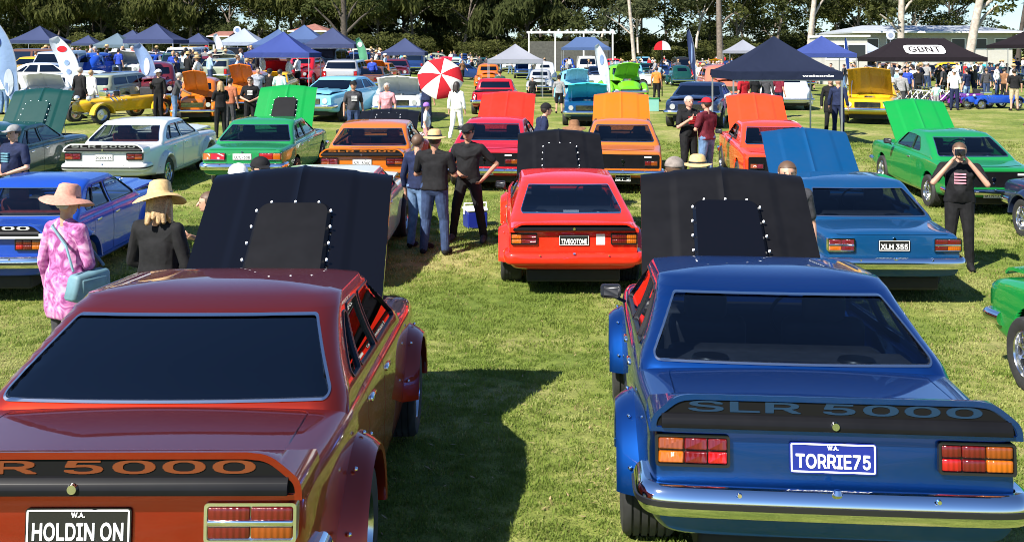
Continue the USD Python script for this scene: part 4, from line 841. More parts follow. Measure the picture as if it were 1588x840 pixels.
far('parked_sedan', 'orange car at the far right edge of the field', G_FAR_OPEN, 'orange', 1518, 104, 150, 1.0)
far('parked_sedan', 'red car at the far right edge of the field', G_FAR, 'red', 1540, 110, 160, 1.0)
far('parked_ute', 'yellow ute at the far right edge below the dark marquee', G_UTE, 'yellow', 1571, 100, 180, 1.0)
far('beetle', 'teal beetle parked at the right behind the crowd', G_BUG, 'mint', 1530, 122, 170, 1.0)
far('parked_sedan', 'sky blue car parked at the right behind the crowd', G_FAR, 'sky_blue', 1560, 124, 165, 1.0)
far('hot_rod', 'purple low kart with exposed wheels on the grass at right', G_ROD, 'purple', 1506, 168, 255, .8)
far('hot_rod', 'blue low kart with white nose on the grass at right', G_ROD, 'royal', 1552, 170, 262, .75)
# ------------------------------------------------------------------ marquees, flags, umbrella
def fabric(name, c): return mat(name, {'t': ('texture_coordinate', {}), 'n': ('noise_texture', dict(scale=2.2, detail=4.0, distortion=.6)), 'b': ('bump', dict(strength=.55, distance=.06)), 'd': ('diffuse_bsdf', dict(color=c)), 'l': ('translucent_bsdf', dict(color=tuple(min(1, x * 1.2) for x in c))), 'm': ('mix_closure', dict(fac=.25))}, [('t.object', 'n.vector'), ('n.fac', 'b.height'), ('b.normal', 'd.normal'), ('d.BSDF', 'm.closure1'), ('l.BSDF', 'm.closure2')], surface='m.closure')
for n_, c in dict(tent_navy=(.055, .07, .145), tent_blue=(.05, .075, .25), tent_grey=(.27, .28, .33), tent_black=(.022, .018, .022), tent_dark=(.020, .026, .052), tent_silver=(.33, .38, .48), tent_steel=(.12, .17, .22), tent_mid=(.075, .12, .25), flag_white=(.58, .63, .69), flag_pale=(.20, .29, .47), flag_navy=(.035, .05, .12), flag_green=(.10, .32, .18), flag_red=(.55, .03, .04), um_red=(.50, .025, .035), um_white=(.74, .72, .70), flag_blue=(.02, .05, .22)).items(): fabric(n_, c)
plain('steel', (.45, .45, .46), .4, metallic=.8)
def marquee(label, px, py_eave, w, coat, d=3.0, ridge=0.0, eave=2.15, rise=1.0, rot=0.0, group=None, text=None, s_px=None, small=None):
    """py_eave: picture row of the front eave; s_px: its width in the picture"""
    Y = FPX * w / s_px; X = at(px, Y); zg = float(ground(X, Y)); zt = CAMZ - (py_eave - PY0) / FPX * Y; eave = zt - zg
    t = thing('marquee', label, 'marquee', loc=(X, Y, zg), rz=math.radians(rot), group=group)
    n = 10; V = []; F = []
    hx, hy, hr = w / 2, d / 2, ridge / 2
    def top(u, v):   # u, v in [-1, 1]
        k = max(abs(u) if True else 0, abs(v)); sag = (1 - k) ** 1.25
        return np.array([u * hx if True else 0, v * hy, eave + rise * sag])
    def sheet(a, b, nx_=12, ny_=8):
        out = []
        for j in range(ny_ + 1):
            q = j / ny_
            for i in range(nx_ + 1):
                p = i / nx_
                e0 = np.array(a) * (1 - p) + np.array(b) * p; tx = np.clip(e0[0], -hr, hr) if ridge else 0.0
                x = e0[0] * (1 - q) + tx * q if not ridge else e0[0] * (1 - q) + (e0[0] / hx * hr) * q
                y = e0[1] * (1 - q); z = eave + rise * (q ** 1.22) - .14 * math.sin(math.pi * p) * (1 - q) * q * 4 * .5
                out.append((x, y, z))
        k = nx_ + 1; ii = [(j * k + i) for j in range(ny_) for i in range(nx_)]
        return np.array(out), np.array([[i, i + 1, i + k + 1] for i in ii] + [[i, i + k + 1, i + k] for i in ii])
    C = [(-hx, -hy), (hx, -hy), (hx, hy), (-hx, hy)]
    for k in range(4):
        a, b = C[k], C[(k + 1) % 4]
        obj('canopy_panel', sheet(a, b), coat, t, smooth=50)
        va = np.array([[*a, eave + .01], [*b, eave + .01], [*b, eave - .22], [*a, eave - .22]]); c = np.array([0, 0, 0]); o = va.copy(); o[:, :2] *= 1.006
        obj('valance', (o, np.array([[0, 2, 1], [0, 3, 2]])), coat, t, smooth=False)
        obj('leg', box(a[0] * .985 - .02, a[0] * .985 + .02, a[1] * .985 - .02, a[1] * .985 + .02, 0, eave), 'steel', t)
    for k in range(2): obj('roof_bar', box(-hx * .98, hx * .98, -.015 + (k - .5) * hy * 1.94, .015 + (k - .5) * hy * 1.94, eave - .25, eave - .22), 'steel', t)
    if text:
        slope = math.atan2(rise, hy); zd = np.array([0, math.cos(slope), math.sin(slope)]); q = .46
        pg = rounded([(-1.1, -.40), (1.1, -.40), (1.1, .40), (-1.1, .40)], .22); m = Manifold.extrude(cs(pg), .01); g = m.to_mesh(); v = np.asarray(g.vert_properties)[:, :3]
        o = np.array([-.12, -hy * (1 - q), eave + rise * q ** 1.18 + .01]); y_ = np.cross([1, 0, 0], zd)
        P2 = o + v[:, :1] * [1, 0, 0] + v[:, 1:2] * zd + v[:, 2:3] * y_; lg = obj('logo_panel', (P2, np.asarray(g.tri_verts)), 'white_paint', t, smooth=False)
        LP = []; letters(LP, None, 'letter', text, .54, 1.75, o + y_ * .012, (1, 0, 0), zd, .006, 'tent_black')
        for a_ in LP: obj('letter', a_[2], a_[3], lg)
    if small:
        LP = []; letters(LP, None, 'valance_letter', small, .065, .85, (hx * .55, -hy * 1.008, eave - .11), (1, 0, 0), (0, 0, 1), .004, 'white_paint')
        for a_ in LP: obj('valance_letter', a_[2], a_[3], t)
    return t
marquee('navy marquee at far left behind the tall white feather flag', 62, 63, 3, 'tent_navy', s_px=68)
marquee('small navy marquee between the far left one and the steel blue one', 137, 68, 3, 'tent_navy', s_px=40)
marquee('steel blue marquee beside the white oval flag', 182, 70, 3, 'tent_steel', s_px=56)
marquee('navy marquee with pale flap left of the tree trunk', 243, 62, 3, 'tent_navy', s_px=76)
marquee('pale silver marquee left of the cluster of blue ones', 379, 66, 3, 'tent_silver', s_px=66)
marquee('navy blue marquee standing in front of the blue cluster', 440, 82, 3, 'tent_blue', s_px=98)
marquee('mid blue marquee in the middle of the blue cluster', 432, 70, 3, 'tent_mid', s_px=74)
marquee('mid blue marquee at the back of the blue cluster', 472, 62, 3, 'tent_mid', s_px=70)
marquee('dark blue marquee on the right of the blue cluster', 516, 69, 3, 'tent_navy', s_px=78)
marquee('navy marquee near the green feather flag', 628, 81, 3, 'tent_navy', s_px=66)
marquee('light grey marquee in the middle of the field', 799, 92, 3, 'tent_grey', s_px=84, rise=.85)
marquee('blue flat topped marquee before the dark shed', 908, 74, 4, 'tent_mid', s_px=72, ridge=1.6, rise=.9)
marquee('big dark navy marquee over the white rounded car', 1200, 110, 3, 'tent_dark', s_px=162, rise=1.0, small='watsonia')
marquee('grey marquee half hidden behind the big dark navy one', 1152, 79, 3, 'tent_grey', s_px=52)
marquee('bright blue marquee right of the big dark navy one', 1274, 83, 3, 'tent_blue', s_px=82)
marquee('small faded blue marquee left of the black lettered one', 1342, 80, 3, 'tent_silver', s_px=48)
marquee('long black marquee with white lettered logo', 1428, 89, 6, 'tent_black', s_px=168, ridge=2.6, rise=1.05, text='GBNT')
marquee('dark marquee cut by the right edge', 1592, 70, 4, 'tent_black', s_px=92)
marquee('navy awning between the steel blue marquee and the navy one', 206, 62, 3, 'tent_navy', s_px=46)
marquee('small navy awning left of the pale silver marquee', 308, 66, 3, 'tent_navy', s_px=44)
marquee('small blue tent between the silver wagon and blue overalls', 560, 96, 2.4, 'tent_blue', s_px=34)
def feather_flag(label, px, Y, py_base, py_top, w_px, coat, lean=-1, deco=None):
    """a sail on a bent pole: py_top and w_px in the picture; lean: which way the sail blows"""
    X = at(px, Y); zg = float(ground(X, Y)); H = CAMZ - (py_top - PY0) / FPX * Y - zg; W = w_px / FPX * Y
    t = thing('feather_flag', label, 'flag', loc=(X, Y, zg))
    u = np.linspace(0, 1, 26); bend = np.clip((u - .5) / .5, 0, 1) ** 2.2
    pole = np.stack([lean * W * (.30 * u + .62 * bend), 0 * u, H * (u - .03 * bend)], 1)
    obj('pole', tube(pole, np.linspace(.022, .010, 26), 8), 'steel', t)
    s = (u[4:] - u[4]) / (1 - u[4]); P = pole[4:]; wd = .74 * W * np.clip(s / .45, 0, 1) ** .8 * np.sqrt(np.clip(1 - ((s - .45) / .55).clip(0) ** 3.0, 0, 1)); lo = P[:, 0] + lean * wd
    V = np.zeros((len(s), 7, 3))
    for j in range(7):
        q = j / 6; V[:, j, 0] = P[:, 0] * (1 - q) + lo * q; V[:, j, 1] = .05 * np.sin(q * 5 + s * 6) * q * W * 2; V[:, j, 2] = P[:, 2]
    v = V.reshape(-1, 3); ii = [(i * 7 + j) for i in range(len(s) - 1) for j in range(6)]; f = np.array([[i, i + 1, i + 8] for i in ii] + [[i, i + 8, i + 7] for i in ii])
    sail = obj('sail', (v, f), coat, t, smooth=60)
    obj('base', box(-.35, .35, -.03, .03, 0, .03) + box(-.03, .03, -.35, .35, 0.002, .028), 'steel', t)
    for z, q, rx, rz, c in (deco or []):
        k = int(np.argmin(np.abs(P[:, 2] - z * H))); th = np.linspace(0, 2 * np.pi, 20, endpoint=False); rx, rz = min(rx * .7, .34 * wd[k]), rz * .7; xx = P[k, 0] + lean * wd[k] * .5 + rx * np.cos(th)
        zz = z * H + rz * np.sin(th); pts = [(0, 0)]
        def yat(x, z_):
            i = int(np.argmin(np.abs(P[:, 2] - z_))); q_ = np.clip((x - P[i, 0]) / (lean * max(wd[i], .02)), 0, 1); return .05 * math.sin(q_ * 5 + s[i] * 6) * q_ * W * 2
        o = np.array([[x, yat(x, z_) - .02, z_] for x, z_ in zip(xx, zz)]); o = np.vstack([o.mean(0), o]); n = 20
        obj('emblem', (o, np.array([[0, 1 + i, 1 + (i + 1) % n] for i in range(n)])), c, sail, smooth=False)
    return t
feather_flag('tall white and blue feather flag with navy emblem at the left edge', 34, 33, 108, 18, 52, 'flag_pale', -1, [(.74, .5, .16, .24, 'flag_blue'), (.40, .55, .20, .62, 'flag_white')])
feather_flag('white feather flag with red oval beside the navy marquee', 130, 40, 110, 53, 44, 'flag_white', -1, [(.80, .5, .30, .18, 'flag_red'), (.62, .5, .16, .16, 'flag_pale'), (.5, .5, .14, .14, 'flag_pale')])
feather_flag('pale see-through feather flag beside the maroon old car', 246, 42, 110, 64, 32, 'flag_pale', -1, [(.6, .5, .18, .5, 'flag_white')])
feather_flag('green feather flag with white disc', 573, 60, 90, 56, 18, 'flag_green', -1, [(.82, .5, .22, .22, 'flag_white')])
feather_flag('white feather flag beside the white van', 948, 48, 118, 65, 22, 'flag_white', -1, [(.72, .5, .14, .35, 'flag_pale')])
feather_flag('dark navy feather flag standing straight by the trees', 1080, 62, 95, 41, 13, 'flag_navy', -1, [(.6, .5, .06, .9, 'flag_pale')])
feather_flag('small white feather flag left of the pale silver marquee', 350, 70, 72, 50, 16, 'flag_white', -1)
feather_flag('slim navy feather flag beside the blue marquee on the right', 1318, 66, 95, 55, 7, 'flag_blue', -1)
def round_banner(label, px, py, Y, r_px, coats):
    X = at(px, Y); zg = float(ground(X, Y)); z = CAMZ - (py - PY0) / FPX * Y; r = r_px / FPX * Y
    t = thing('banner', label, 'flag', loc=(X, Y, zg)); obj('pole', box(-.02, .02, .01, .05, 0, z - zg), 'steel', t)
    a = obj('disc', Manifold.cylinder(.02, r, r, 32).rotate([90, 0, 0]).translate([0, 0, z - zg]), coats[0], t)
    obj('disc_centre', Manifold.cylinder(.02, r * .55, r * .55, 24).rotate([90, 0, 0]).translate([0, -.012, z - zg]), coats[1], a)
round_banner('round white banner on a pole above the pale silver marquee', 368, 47, 75, 6, ('flag_white', 'flag_pale'))
round_banner('round white banner beside the long black marquee', 1381, 55, 60, 7, ('flag_white', 'tent_silver'))
def pop_up_banner(label, px, py, Y, r_px):
    X = at(px, Y); zg = float(ground(X, Y)); z0 = CAMZ - (py - PY0) / FPX * Y - zg; r = r_px / FPX * Y; t = thing('banner', label, 'flag', loc=(X, Y, zg))
    h = cs([(r * math.cos(a), z0 + r * 1.1 * math.sin(a)) for a in np.linspace(0, math.pi, 20)]); L_ = [(r * math.cos(a), z0 + r * 1.1 * math.sin(a)) for a in np.linspace(math.pi / 2, math.pi, 12)] + [(0, z0)]; R_ = [(r * math.cos(a), z0 + r * 1.1 * math.sin(a)) for a in np.linspace(0, math.pi / 2, 12)] + [(0, z0)]
    obj('red_half', prism_y(L_, -.02, .02), 'flag_red', t); obj('white_half', prism_y(R_, -.02, .02), 'flag_white', t); obj('stand', box(-.03, .03, .025, .06, 0, z0 + .02), 'black_satin', t)
pop_up_banner('red and white rounded pop up banner in front of the trees', 1027, 78, 58, 13)
# the big golf umbrella lying open on the grass
def umbrella():
    X, Y = at(683, 33.5), 33.5; r = 36 / FPX * Y; t = thing('umbrella', 'big red and white golf umbrella resting open on the grass', 'umbrella')
    zc = CAMZ - (122 - PY0) / FPX * Y; c = np.array([X, Y, zc]); ax = np.array([.10, -.80, .42]); ax /= np.linalg.norm(ax); a = np.cross(ax, [0, 0, 1]); a /= np.linalg.norm(a); b = np.cross(a, ax)
    for k in range(8):
        V = []; n = 7
        for i in range(n + 1):
            q = i / n; rr = r * math.sin(q * 1.25) / math.sin(1.25); h = .42 * r * (math.cos(q * 1.25) - math.cos(1.25)) / (1 - math.cos(1.25))
            for j in range(n + 1):
                th = (k + j / n) * math.pi / 4 + .2; s = 1 - .05 * q * math.sin(math.pi * j / n); V.append(c + (a * math.cos(th) + b * math.sin(th)) * rr * s + ax * h)
        ii = [(i * (n + 1) + j) for i in range(n) for j in range(n)]
        obj('canopy_panel', (np.array(V), np.array([[i, i + 1, i + n + 2] for i in ii] + [[i, i + n + 2, i + n + 1] for i in ii])), 'um_red' if k % 2 else 'um_white', t, smooth=60)
        th = k * math.pi / 4 + .2; obj('rib', tube([c + ax * .40 * r, c + (a * math.cos(th) + b * math.sin(th)) * r * .55 + ax * .26 * r, c + (a * math.cos(th) + b * math.sin(th)) * r], .006, 5), 'steel', t)
    obj('shaft', tube([c + ax * .46 * r, c - ax * .55], .012, 8), 'steel', t); obj('handle', tube([c - ax * .55, c - ax * .75], .022, 8), 'black_trim', t)
umbrella()

# ------------------------------------------------------------------ small things among the cars
def cooler(label, px, Y, w=.34):
    X = at(px, Y); z = float(ground(X, Y)); t = thing('cool_box', label, 'cool box', loc=(X, Y, z), rz=.3)
    obj('box', rbox(-w / 2, w / 2, -.17, .17, 0, .27, .02), 'plate_blue', t); obj('lid', rbox(-w / 2 - .01, w / 2 + .01, -.18, .18, .275, .33, .02), 'white_paint', t)
    obj('handle', tube([(-w / 2 - .02, 0, .22), (-w / 2 - .02, 0, .40), (w / 2 + .02, 0, .40), (w / 2 + .02, 0, .22)], .012, 6), 'white_paint', t)
cooler('blue and white cool box on the grass behind the man in black', 737, 17.2)
t_ = thing('crate', 'teal box standing beside the lime green beetle', 'box', loc=(at(1010, 44), 44, float(ground(at(1010, 44), 44))))
obj('side', rbox(-.30, .30, -.25, .25, 0, .52, .02), 'coat_mint', t_); obj('lid', rbox(-.32, .32, -.27, .27, .523, .58, .02), 'coat_green', t_)
def bicycle(label, px, Y, rz, coat):
    X = at(px, Y); z = float(ground(X, Y)); t = thing('bicycle', label, 'bicycle', loc=(X, Y, z), rz=rz)
    for x in (-.52, .52):
        w = obj('wheel', np_place(revolve([(.31 + .022 * math.cos(a), .022 * math.sin(a)) for a in np.linspace(0, 6.283, 8, endpoint=False)], 28, 'x'), x, .33), 'rubber', t)
        for k in range(6):
            a = k * math.pi / 6; obj('spoke', tube([(x + .3 * math.cos(a), 0, .33 + .3 * math.sin(a)), (x - .3 * math.cos(a), 0, .33 - .3 * math.sin(a))], .004, 4), 'chrome', w)
    F = [(-.52, 0, .33), (-.10, 0, .30), (-.18, 0, .80), (.38, 0, .78), (.52, 0, .33)]
    obj('frame', joined([tube([F[0], F[1]], .016, 6), tube([F[1], F[2]], .018, 6), tube([F[2], F[3]], .018, 6), tube([F[1], F[3]], .02, 6), tube([F[0], F[2]], .014, 6), tube([F[3], F[4]], .016, 6)]), coat, t)
    obj('saddle', rbox(-.30, -.06, -.07, .07, .86, .91, .02), 'black_trim', t); obj('handlebar', tube([(.33, -.28, .98), (.37, 0, .96), (.33, .28, .98)], .012, 6), 'chrome', t); obj('stem', tube([(.37, 0, .78), (.37, 0, .96)], .014, 6), 'chrome', t); obj('seat_post', tube([(-.18, 0, .78), (-.19, 0, .87)], .014, 6), 'chrome', t)
def np_place(m, x, z):
    v, f = m; return np.stack([v[:, 1] + x, v[:, 0], v[:, 2] + z], 1), f
plain('bike_white', (.7, .7, .72), .3)
for k, (px, Y, rz, c) in enumerate([(1418, 47.5, .2, 'bike_white'), (1428, 46.5, -.1, 'bike_white'), (1440, 47, .3, 'coat_black'), (1450, 48, .0, 'bike_white'), (1460, 47, -.2, 'coat_silver')]):
    bicycle(['white bicycle leftmost in the row by the grey jacket man', 'second white bicycle from the left by the grey jacket man', 'black bicycle in the middle of the row', 'white bicycle right of the black one', 'silver bicycle at the right end of the row'][k], px, Y, rz, c)
# ------------------------------------------------------------------ the people one can tell apart
worn('straw', (.50, .34, .15), .8, 40, .2); worn('straw_pink', (.46, .22, .16), .8, 40, .2)
mat('pink_print', {'t': ('texture_coordinate', {}), 'v': ('noise_texture', dict(scale=9.0, detail=2.0, distortion=1.5)), 'r': ('rgb_ramp', dict(ramp=[(.38, (.20, .035, .15)), (.50, (.40, .12, .30)), (.66, (.58, .32, .46))], interpolate=True)), 'p': ('principled_bsdf', dict(roughness=.85))}, [('t.object', 'v.vector'), ('v.fac', 'r.fac'), ('r.color', 'p.base_color')])
worn('bag_teal', (.10, .20, .24), .6, 8, .2)
_, J, M = person('woman in a pink floppy hat and pink patterned shirt beside the royal blue sedan', 103, 8.7, 25, 1.64, arms=('front', 'hang'), sleeves='long', coat=.26, top='pink_print', bottom=CHAR, hat='sun', hat_c='straw_pink', hair='hair_grey', female=True, head_turn=12, head_tilt=12, belly=.03, build=1.05)
def shoulder_bag(J, M):
    W = lambda p: M[:3, :3] @ np.asarray(p) + M[:3, 3]
    t = thing('shoulder_bag', 'teal shoulder bag hanging at the hip of the woman in the pink hat', 'bag'); T = M.copy()
    b = Manifold.batch_hull([ball((x, y, z), .03, 8) for x, z in ((-.17, .06), (.15, .0), (-.13, .21), (.14, .22)) for y in (-.04, .04)] + [ball((0, y, .0), .04, 8) for y in (-.05, .05)])
    o = J['hipR'] + np.array([.17, -.10, -.12]); a = math.radians(8); R = np.array([[math.cos(a), -math.sin(a), 0], [math.sin(a), math.cos(a), 0], [0, 0, 1]]) @ np.array([[0.6, -.8, 0], [.8, .6, 0], [0, 0, 1]])
    v, f, n = arr(smoothn(b, 50)); obj('bag_body', (v @ R.T + o, f, n @ R.T), 'bag_teal', t); k = rbox(-.12, .12, -.080, -.062, .09, .20, .01); v, f, n = arr(smoothn(k, 40)); obj('flap', (v @ R.T + o, f, n @ R.T), 'bag_teal', t)
    l = J['shL']; p0 = o + R @ [-.15, 0, .27]; p1 = o + R @ [.15, 0, .27]
    obj('strap', tube([p0, J['chest'] + np.array([.08, -.20, -.02]), l + np.array([.05, -.10, .03]), l + np.array([.06, .02, .07]), J['chest'] + np.array([.04, .18, 0]), p1], .012, 6), 'bag_teal', t)
shoulder_bag(J, M)
person('woman in a wide straw hat and black jacket standing behind the maroon sedan', 246, 8.4, 20, 1.68, arms=('front', 'front'), sleeves='long', top=BLACK, bottom=JEANS, hat='sun', hat_c='straw', hair='hair_blond', long_hair=True, female=True, head_turn=-35, head_tilt=14, build=1.12)
_, J, M = person('dark haired man in a printed black shirt holding a camera to his face', 1488, 14.3, 201, 1.74, arms=('face', 'face'), top=BLACK, bottom=BLACK, print_c=(.42, .20, .24), skin='skin', hair='hair_brown', belly=.05, build=1.12)
t_ = thing('photo_camera', 'small black camera held up by the man in the printed shirt', 'camera'); c = (J['wriR'] + J['wriL']) / 2 + np.array([-.03, -.06, .09]); c[2] = J['head'][2] + .01
obj('camera_body', rbox(c[0] - .065, c[0] + .065, c[1] - .03, c[1] + .03, c[2] - .045, c[2] + .045, .012), 'black_trim', t_); obj('camera_lens', smoothn(Manifold.cylinder(.06, .032, .030, 20).rotate([90, 0, 0]).translate([c[0], c[1] - .03, c[2]]), 40), 'black_trim', t_)
person('man in a straw trilby, black shirt and jeans, his back turned', 674, 15.3, 12, 1.80, arms=('cross', 'cross'), top=BLACK, bottom=JEANS, hat='straw', hat_c='straw', hair='hair_dark', build=1.12, belly=.05, stance=.14, skin='skin_tan')
person('man in a navy jacket and faded jeans beside the man in the trilby', 648, 15.7, 35, 1.72, arms=('front', 'hang'), sleeves='long', top=NAVY, bottom=DENIM, hair='hair_brown', build=1.02, belly=.04)
person('man in black with sunglasses facing the man in the trilby', 726, 16.2, 195, 1.80, arms=('front', 'hips'), top=BLACK, bottom=BLACK, shoes=CHAR, hat='cap', hat_c=BLACK, sunnies=True, stance=.24, skin='skin_tan', build=1.05)
person('man in a dark tee shirt and grey cap with hands clasped at the left edge', 22, 16.6, 205, 1.76, arms=('front', 'front'), top=NAVY, bottom=CHAR, hat='cap', hat_c=GREY, build=1.15, belly=.06, print_c=(.10, .22, .28))
person('balding man in a red shirt and black vest talking beside the navy sedan', 1068, 21.6, 160, 1.78, arms=('phone', 'hang'), top=BLACK, bottom=BLACK, hair='hair_grey', build=1.05, print_c=RED)
person('man in a red cap, maroon and black jersey and blue jeans', 1096, 21.2, 320, 1.76, arms=('phone', 'cross'), top=(.10, .012, .02), bottom=DENIM, hat='cap', hat_c=(.35, .012, .02), build=1.12, belly=.06)
person('person in a grey cap looking into the engine bay behind the black bonnet', 1047, 11.2, 5, 1.80, arms=('reach', 'reach'), lean=8, top=WHITE, bottom=JEANS, hat='cap', hat_c=(.20, .17, .15), hair='hair_brown')
person('person in a small straw hat and white shirt beyond the black bonnet', 1080, 12.1, 30, 1.76, arms=('front', 'hang'), lean=3, top=WHITE, bottom=BEIGE, hat='straw', hat_c='straw', hair='hair_grey')
person('dark haired man whose head shows above the right end of the black bonnet', 1220, 11.0, 190, 1.80, top=CHAR, bottom=JEANS, hair='hair_brown', lean=6)
person('man in a black cap and dark shirt beside the red bonnet', 831, 20.5, 75, 1.74, arms=('front', 'reach'), lean=18, top=NAVY, bottom=JEANS, hat='cap', hat_c=BLACK, build=1.05)
person('person in a brown wide hat bending behind the black bonnet of the hatchback', 882, 17.9, 20, 1.70, lean=30, arms=('reach', 'reach'), top=OLIVE, bottom=BEIGE, hat='sun', hat_c=BROWN)
person('person in a dark cap beside the raised black bonnet of the maroon sedan', 402, 11.4, 150, 1.80, lean=3, top=CHAR, bottom=JEANS, hat='cap', hat_c=BLACK)
person('person in a white hat bending behind the raised black bonnet of the maroon sedan', 368, 11.0, 160, 1.76, lean=8, top=WHITE, bottom=JEANS, hat='cap', hat_c=WHITE)
_, J, M = person('person with one hand out, hidden behind the left edge of the black bonnet', 352, 10.2, 255, 1.56, arms=('phone', 'reach'), top=NAVY, bottom=JEANS, lean=16, hair='hair_brown', skin='skin')
D = 1
def p1(label, px, py, face, h, **k): return person(label, px, None, face, h, py=py, detail=1, **k)
p1('man in a striped dark shirt and cap beyond the orange sedan', 548, 222, 160, 1.74, top=CHAR, print_c=WHITE, bottom=JEANS, hat='cap', hat_c=BLACK, skin='skin_tan')
p1('man in a pink shirt with grey hair beyond the orange sedan', 600, 222, 200, 1.70, top=PINK, bottom=CHAR, hair='hair_grey', belly=.05)
p1('man in a navy shirt beside the red and white umbrella', 661, 200, 20, 1.76, top=NAVY, bottom=NAVY, arms=('hang', 'reach'))
p1('dark haired woman in white overalls walking past the red ute', 708, 217, 15, 1.70, sleeves='long', top=WHITE, bottom=WHITE, long_hair=True, stride=.14, female=True, shoes=WHITE)
p1('man in a green jumper and pale shorts in the middle of the field', 775, 174, 330, 1.78, sleeves='long', top=(.035, .10, .075), bottom=BEIGE, legs='shorts')
p1('child in a grey shirt standing on the grass near the old white car', 867, 176, 10, 1.55, top=GREY, bottom=BLACK, legs='shorts', hat='cap', hat_c=BLACK)
p1('small boy in black near the old white car', 826, 160, 190, 1.25, top=BLACK, bottom=BLACK)
p1('man in a long black coat beside the golden yellow sedan', 1288, 208, 185, 1.78, sleeves='long', coat=.25, top=BLACK, bottom=BLACK)
p1('bald man in a navy suit beside the golden yellow sedan', 1300, 211, 35, 1.76, sleeves='long', top=NAVY, bottom=NAVY, hair=None, build=1.05)
p1('woman in black with a pink jumper tied at her waist', 342, 214, 330, 1.68, arms=('cross', 'cross'), top=BLACK, bottom=BLACK, long_hair=True, hair='hair_blond', female=True)
p1('person in a rust brown shirt beside the woman in black', 357, 206, 20, 1.70, top=(.30, .10, .05), bottom=CHAR)
p1('man in a grey shirt and jeans leaning beside the orange hot rod', 270, 192, 70, 1.74, lean=14, arms=('reach', 'reach'), top=CHAR, bottom=DENIM, hair='hair_grey')
p1('man in black with a white cap by the maroon old car', 246, 188, 200, 1.76, arms=('phone', 'hang'), top=BLACK, bottom=BLACK, hat='cap', hat_c=WHITE, sleeves='long')
p1('man in a long black coat with back turned by the cream wagon', 124, 184, 30, 1.80, sleeves='long', coat=.2, top=BLACK, bottom=BLACK, hair='hair_grey', build=1.15)
p1('person in white beside the black coat by the cream wagon', 141, 180, 15, 1.65, sleeves='long', coat=.1, top=WHITE, bottom=GREY, female=True, hair='hair_blond')
p1('man in a black printed shirt left of the green bonnet', 388, 208, 170, 1.76, top=BLACK, print_c=WHITE, bottom=BLACK, sunnies=True, arms=('front', 'front'))
p1('man in a grey check shirt standing by the yellow bonnet', 400, 178, 150, 1.76, top=(.30, .32, .36), bottom=CHAR)
p1('man in a dark cap seen over the green bonnet', 418, 178, 20, 1.70, top=BLACK, bottom=BLACK, hat='cap', hat_c=BLACK)
p1('man in a pale green shirt seen over the green bonnet', 434, 180, 15, 1.72, top=(.38, .55, .50), bottom=GREY)
p1('child with a purple hat behind the orange sedan', 661, 240, 90, 1.30, top=WHITE, bottom=PINK, hat='beanie', hat_c=(.25, .12, .45))
p1('person in a pale shirt at far left beyond the dark green bonnet', 6, 178, 20, 1.72, top=(.50, .66, .66), bottom=DENIM, hair='hair_blond')
p1('man with a grey jacket and grey hair by the golden yellow bonnet', 1397, 176, 20, 1.74, sleeves='long', top=GREY, bottom=CHAR, hat='cap', hat_c=GREY, build=1.1)
p1('man in a white shirt leaning towards the golden yellow bonnet', 1386, 172, 320, 1.74, lean=20, arms=('reach', 'reach'), top=WHITE, bottom=BEIGE, hair='hair_grey')
p1('man in a white shirt with a navy jumper round his waist', 1480, 171, 200, 1.76, top=WHITE, bottom=NAVY, hat='cap', hat_c=WHITE)
p1('man in a navy vest talking to the man in the white shirt', 1499, 166, 330, 1.78, top=NAVY, bottom=LBLUE, arms=('phone', 'hang'))
p1('man in a black shirt and beige shorts at the right of the kart', 1573, 172, 10, 1.80, top=BLACK, bottom=BEIGE, legs='shorts', build=1.1)
p1('person in dark clothes beneath the long black marquee, left of the pole', 1424, 158, 10, 1.74, top=BLACK, bottom=BLACK, sleeves='long')
p1('person in a blue shirt beneath the long black marquee', 1407, 160, 200, 1.76, top=BLUE, bottom=BLACK)
p1('child in a mint shirt in front of the bicycles', 1452, 170, 200, 1.15, top=(.35, .62, .52), bottom=GREY)
p1('man in a red shirt and red cap beneath the big navy marquee', 1153, 190, 330, 1.76, arms=('phone', 'hang'), top=(.35, .012, .02), bottom=(.10, .05, .12), hat='cap', hat_c=RED, build=1.05)
p1('man in black beneath the big navy marquee', 1170, 185, 150, 1.72, top=BLACK, bottom=BLACK)
p1('person in a grey hoodie beneath the big navy marquee', 1188, 184, 15, 1.76, sleeves='long', top=CHAR, bottom=LBLUE, hair='hair_blond')
p1('man in a maroon shirt beneath the big navy marquee', 1208, 182, 60, 1.80, top=MAROON, bottom=NAVY)
p1('two tone dressed man in orange by the lime beetle', 1018, 158, 30, 1.74, top=(.45, .16, .03), bottom=BLACK, skin='skin_tan')
p1('man in blue overalls beside the silver wagon', 577, 144, 200, 1.80, sleeves='long', top=BLUE, bottom=BLUE)
p1('man in a light blue shirt near the yellow van', 287, 130, 20, 1.78, top=LBLUE, bottom=BEIGE)
p1('woman in a white shirt near the yellow van', 275, 132, 190, 1.66, top=WHITE, bottom=NAVY, female=True, long_hair=True)
p1('man in a bright blue shirt beneath the steel marquee', 184, 128, 20, 1.76, top=BLUE, bottom=JEANS)
p1('man in a blue jacket by the white car under the steel marquee', 152, 130, 330, 1.74, sleeves='long', top=(.04, .10, .30), bottom=JEANS)
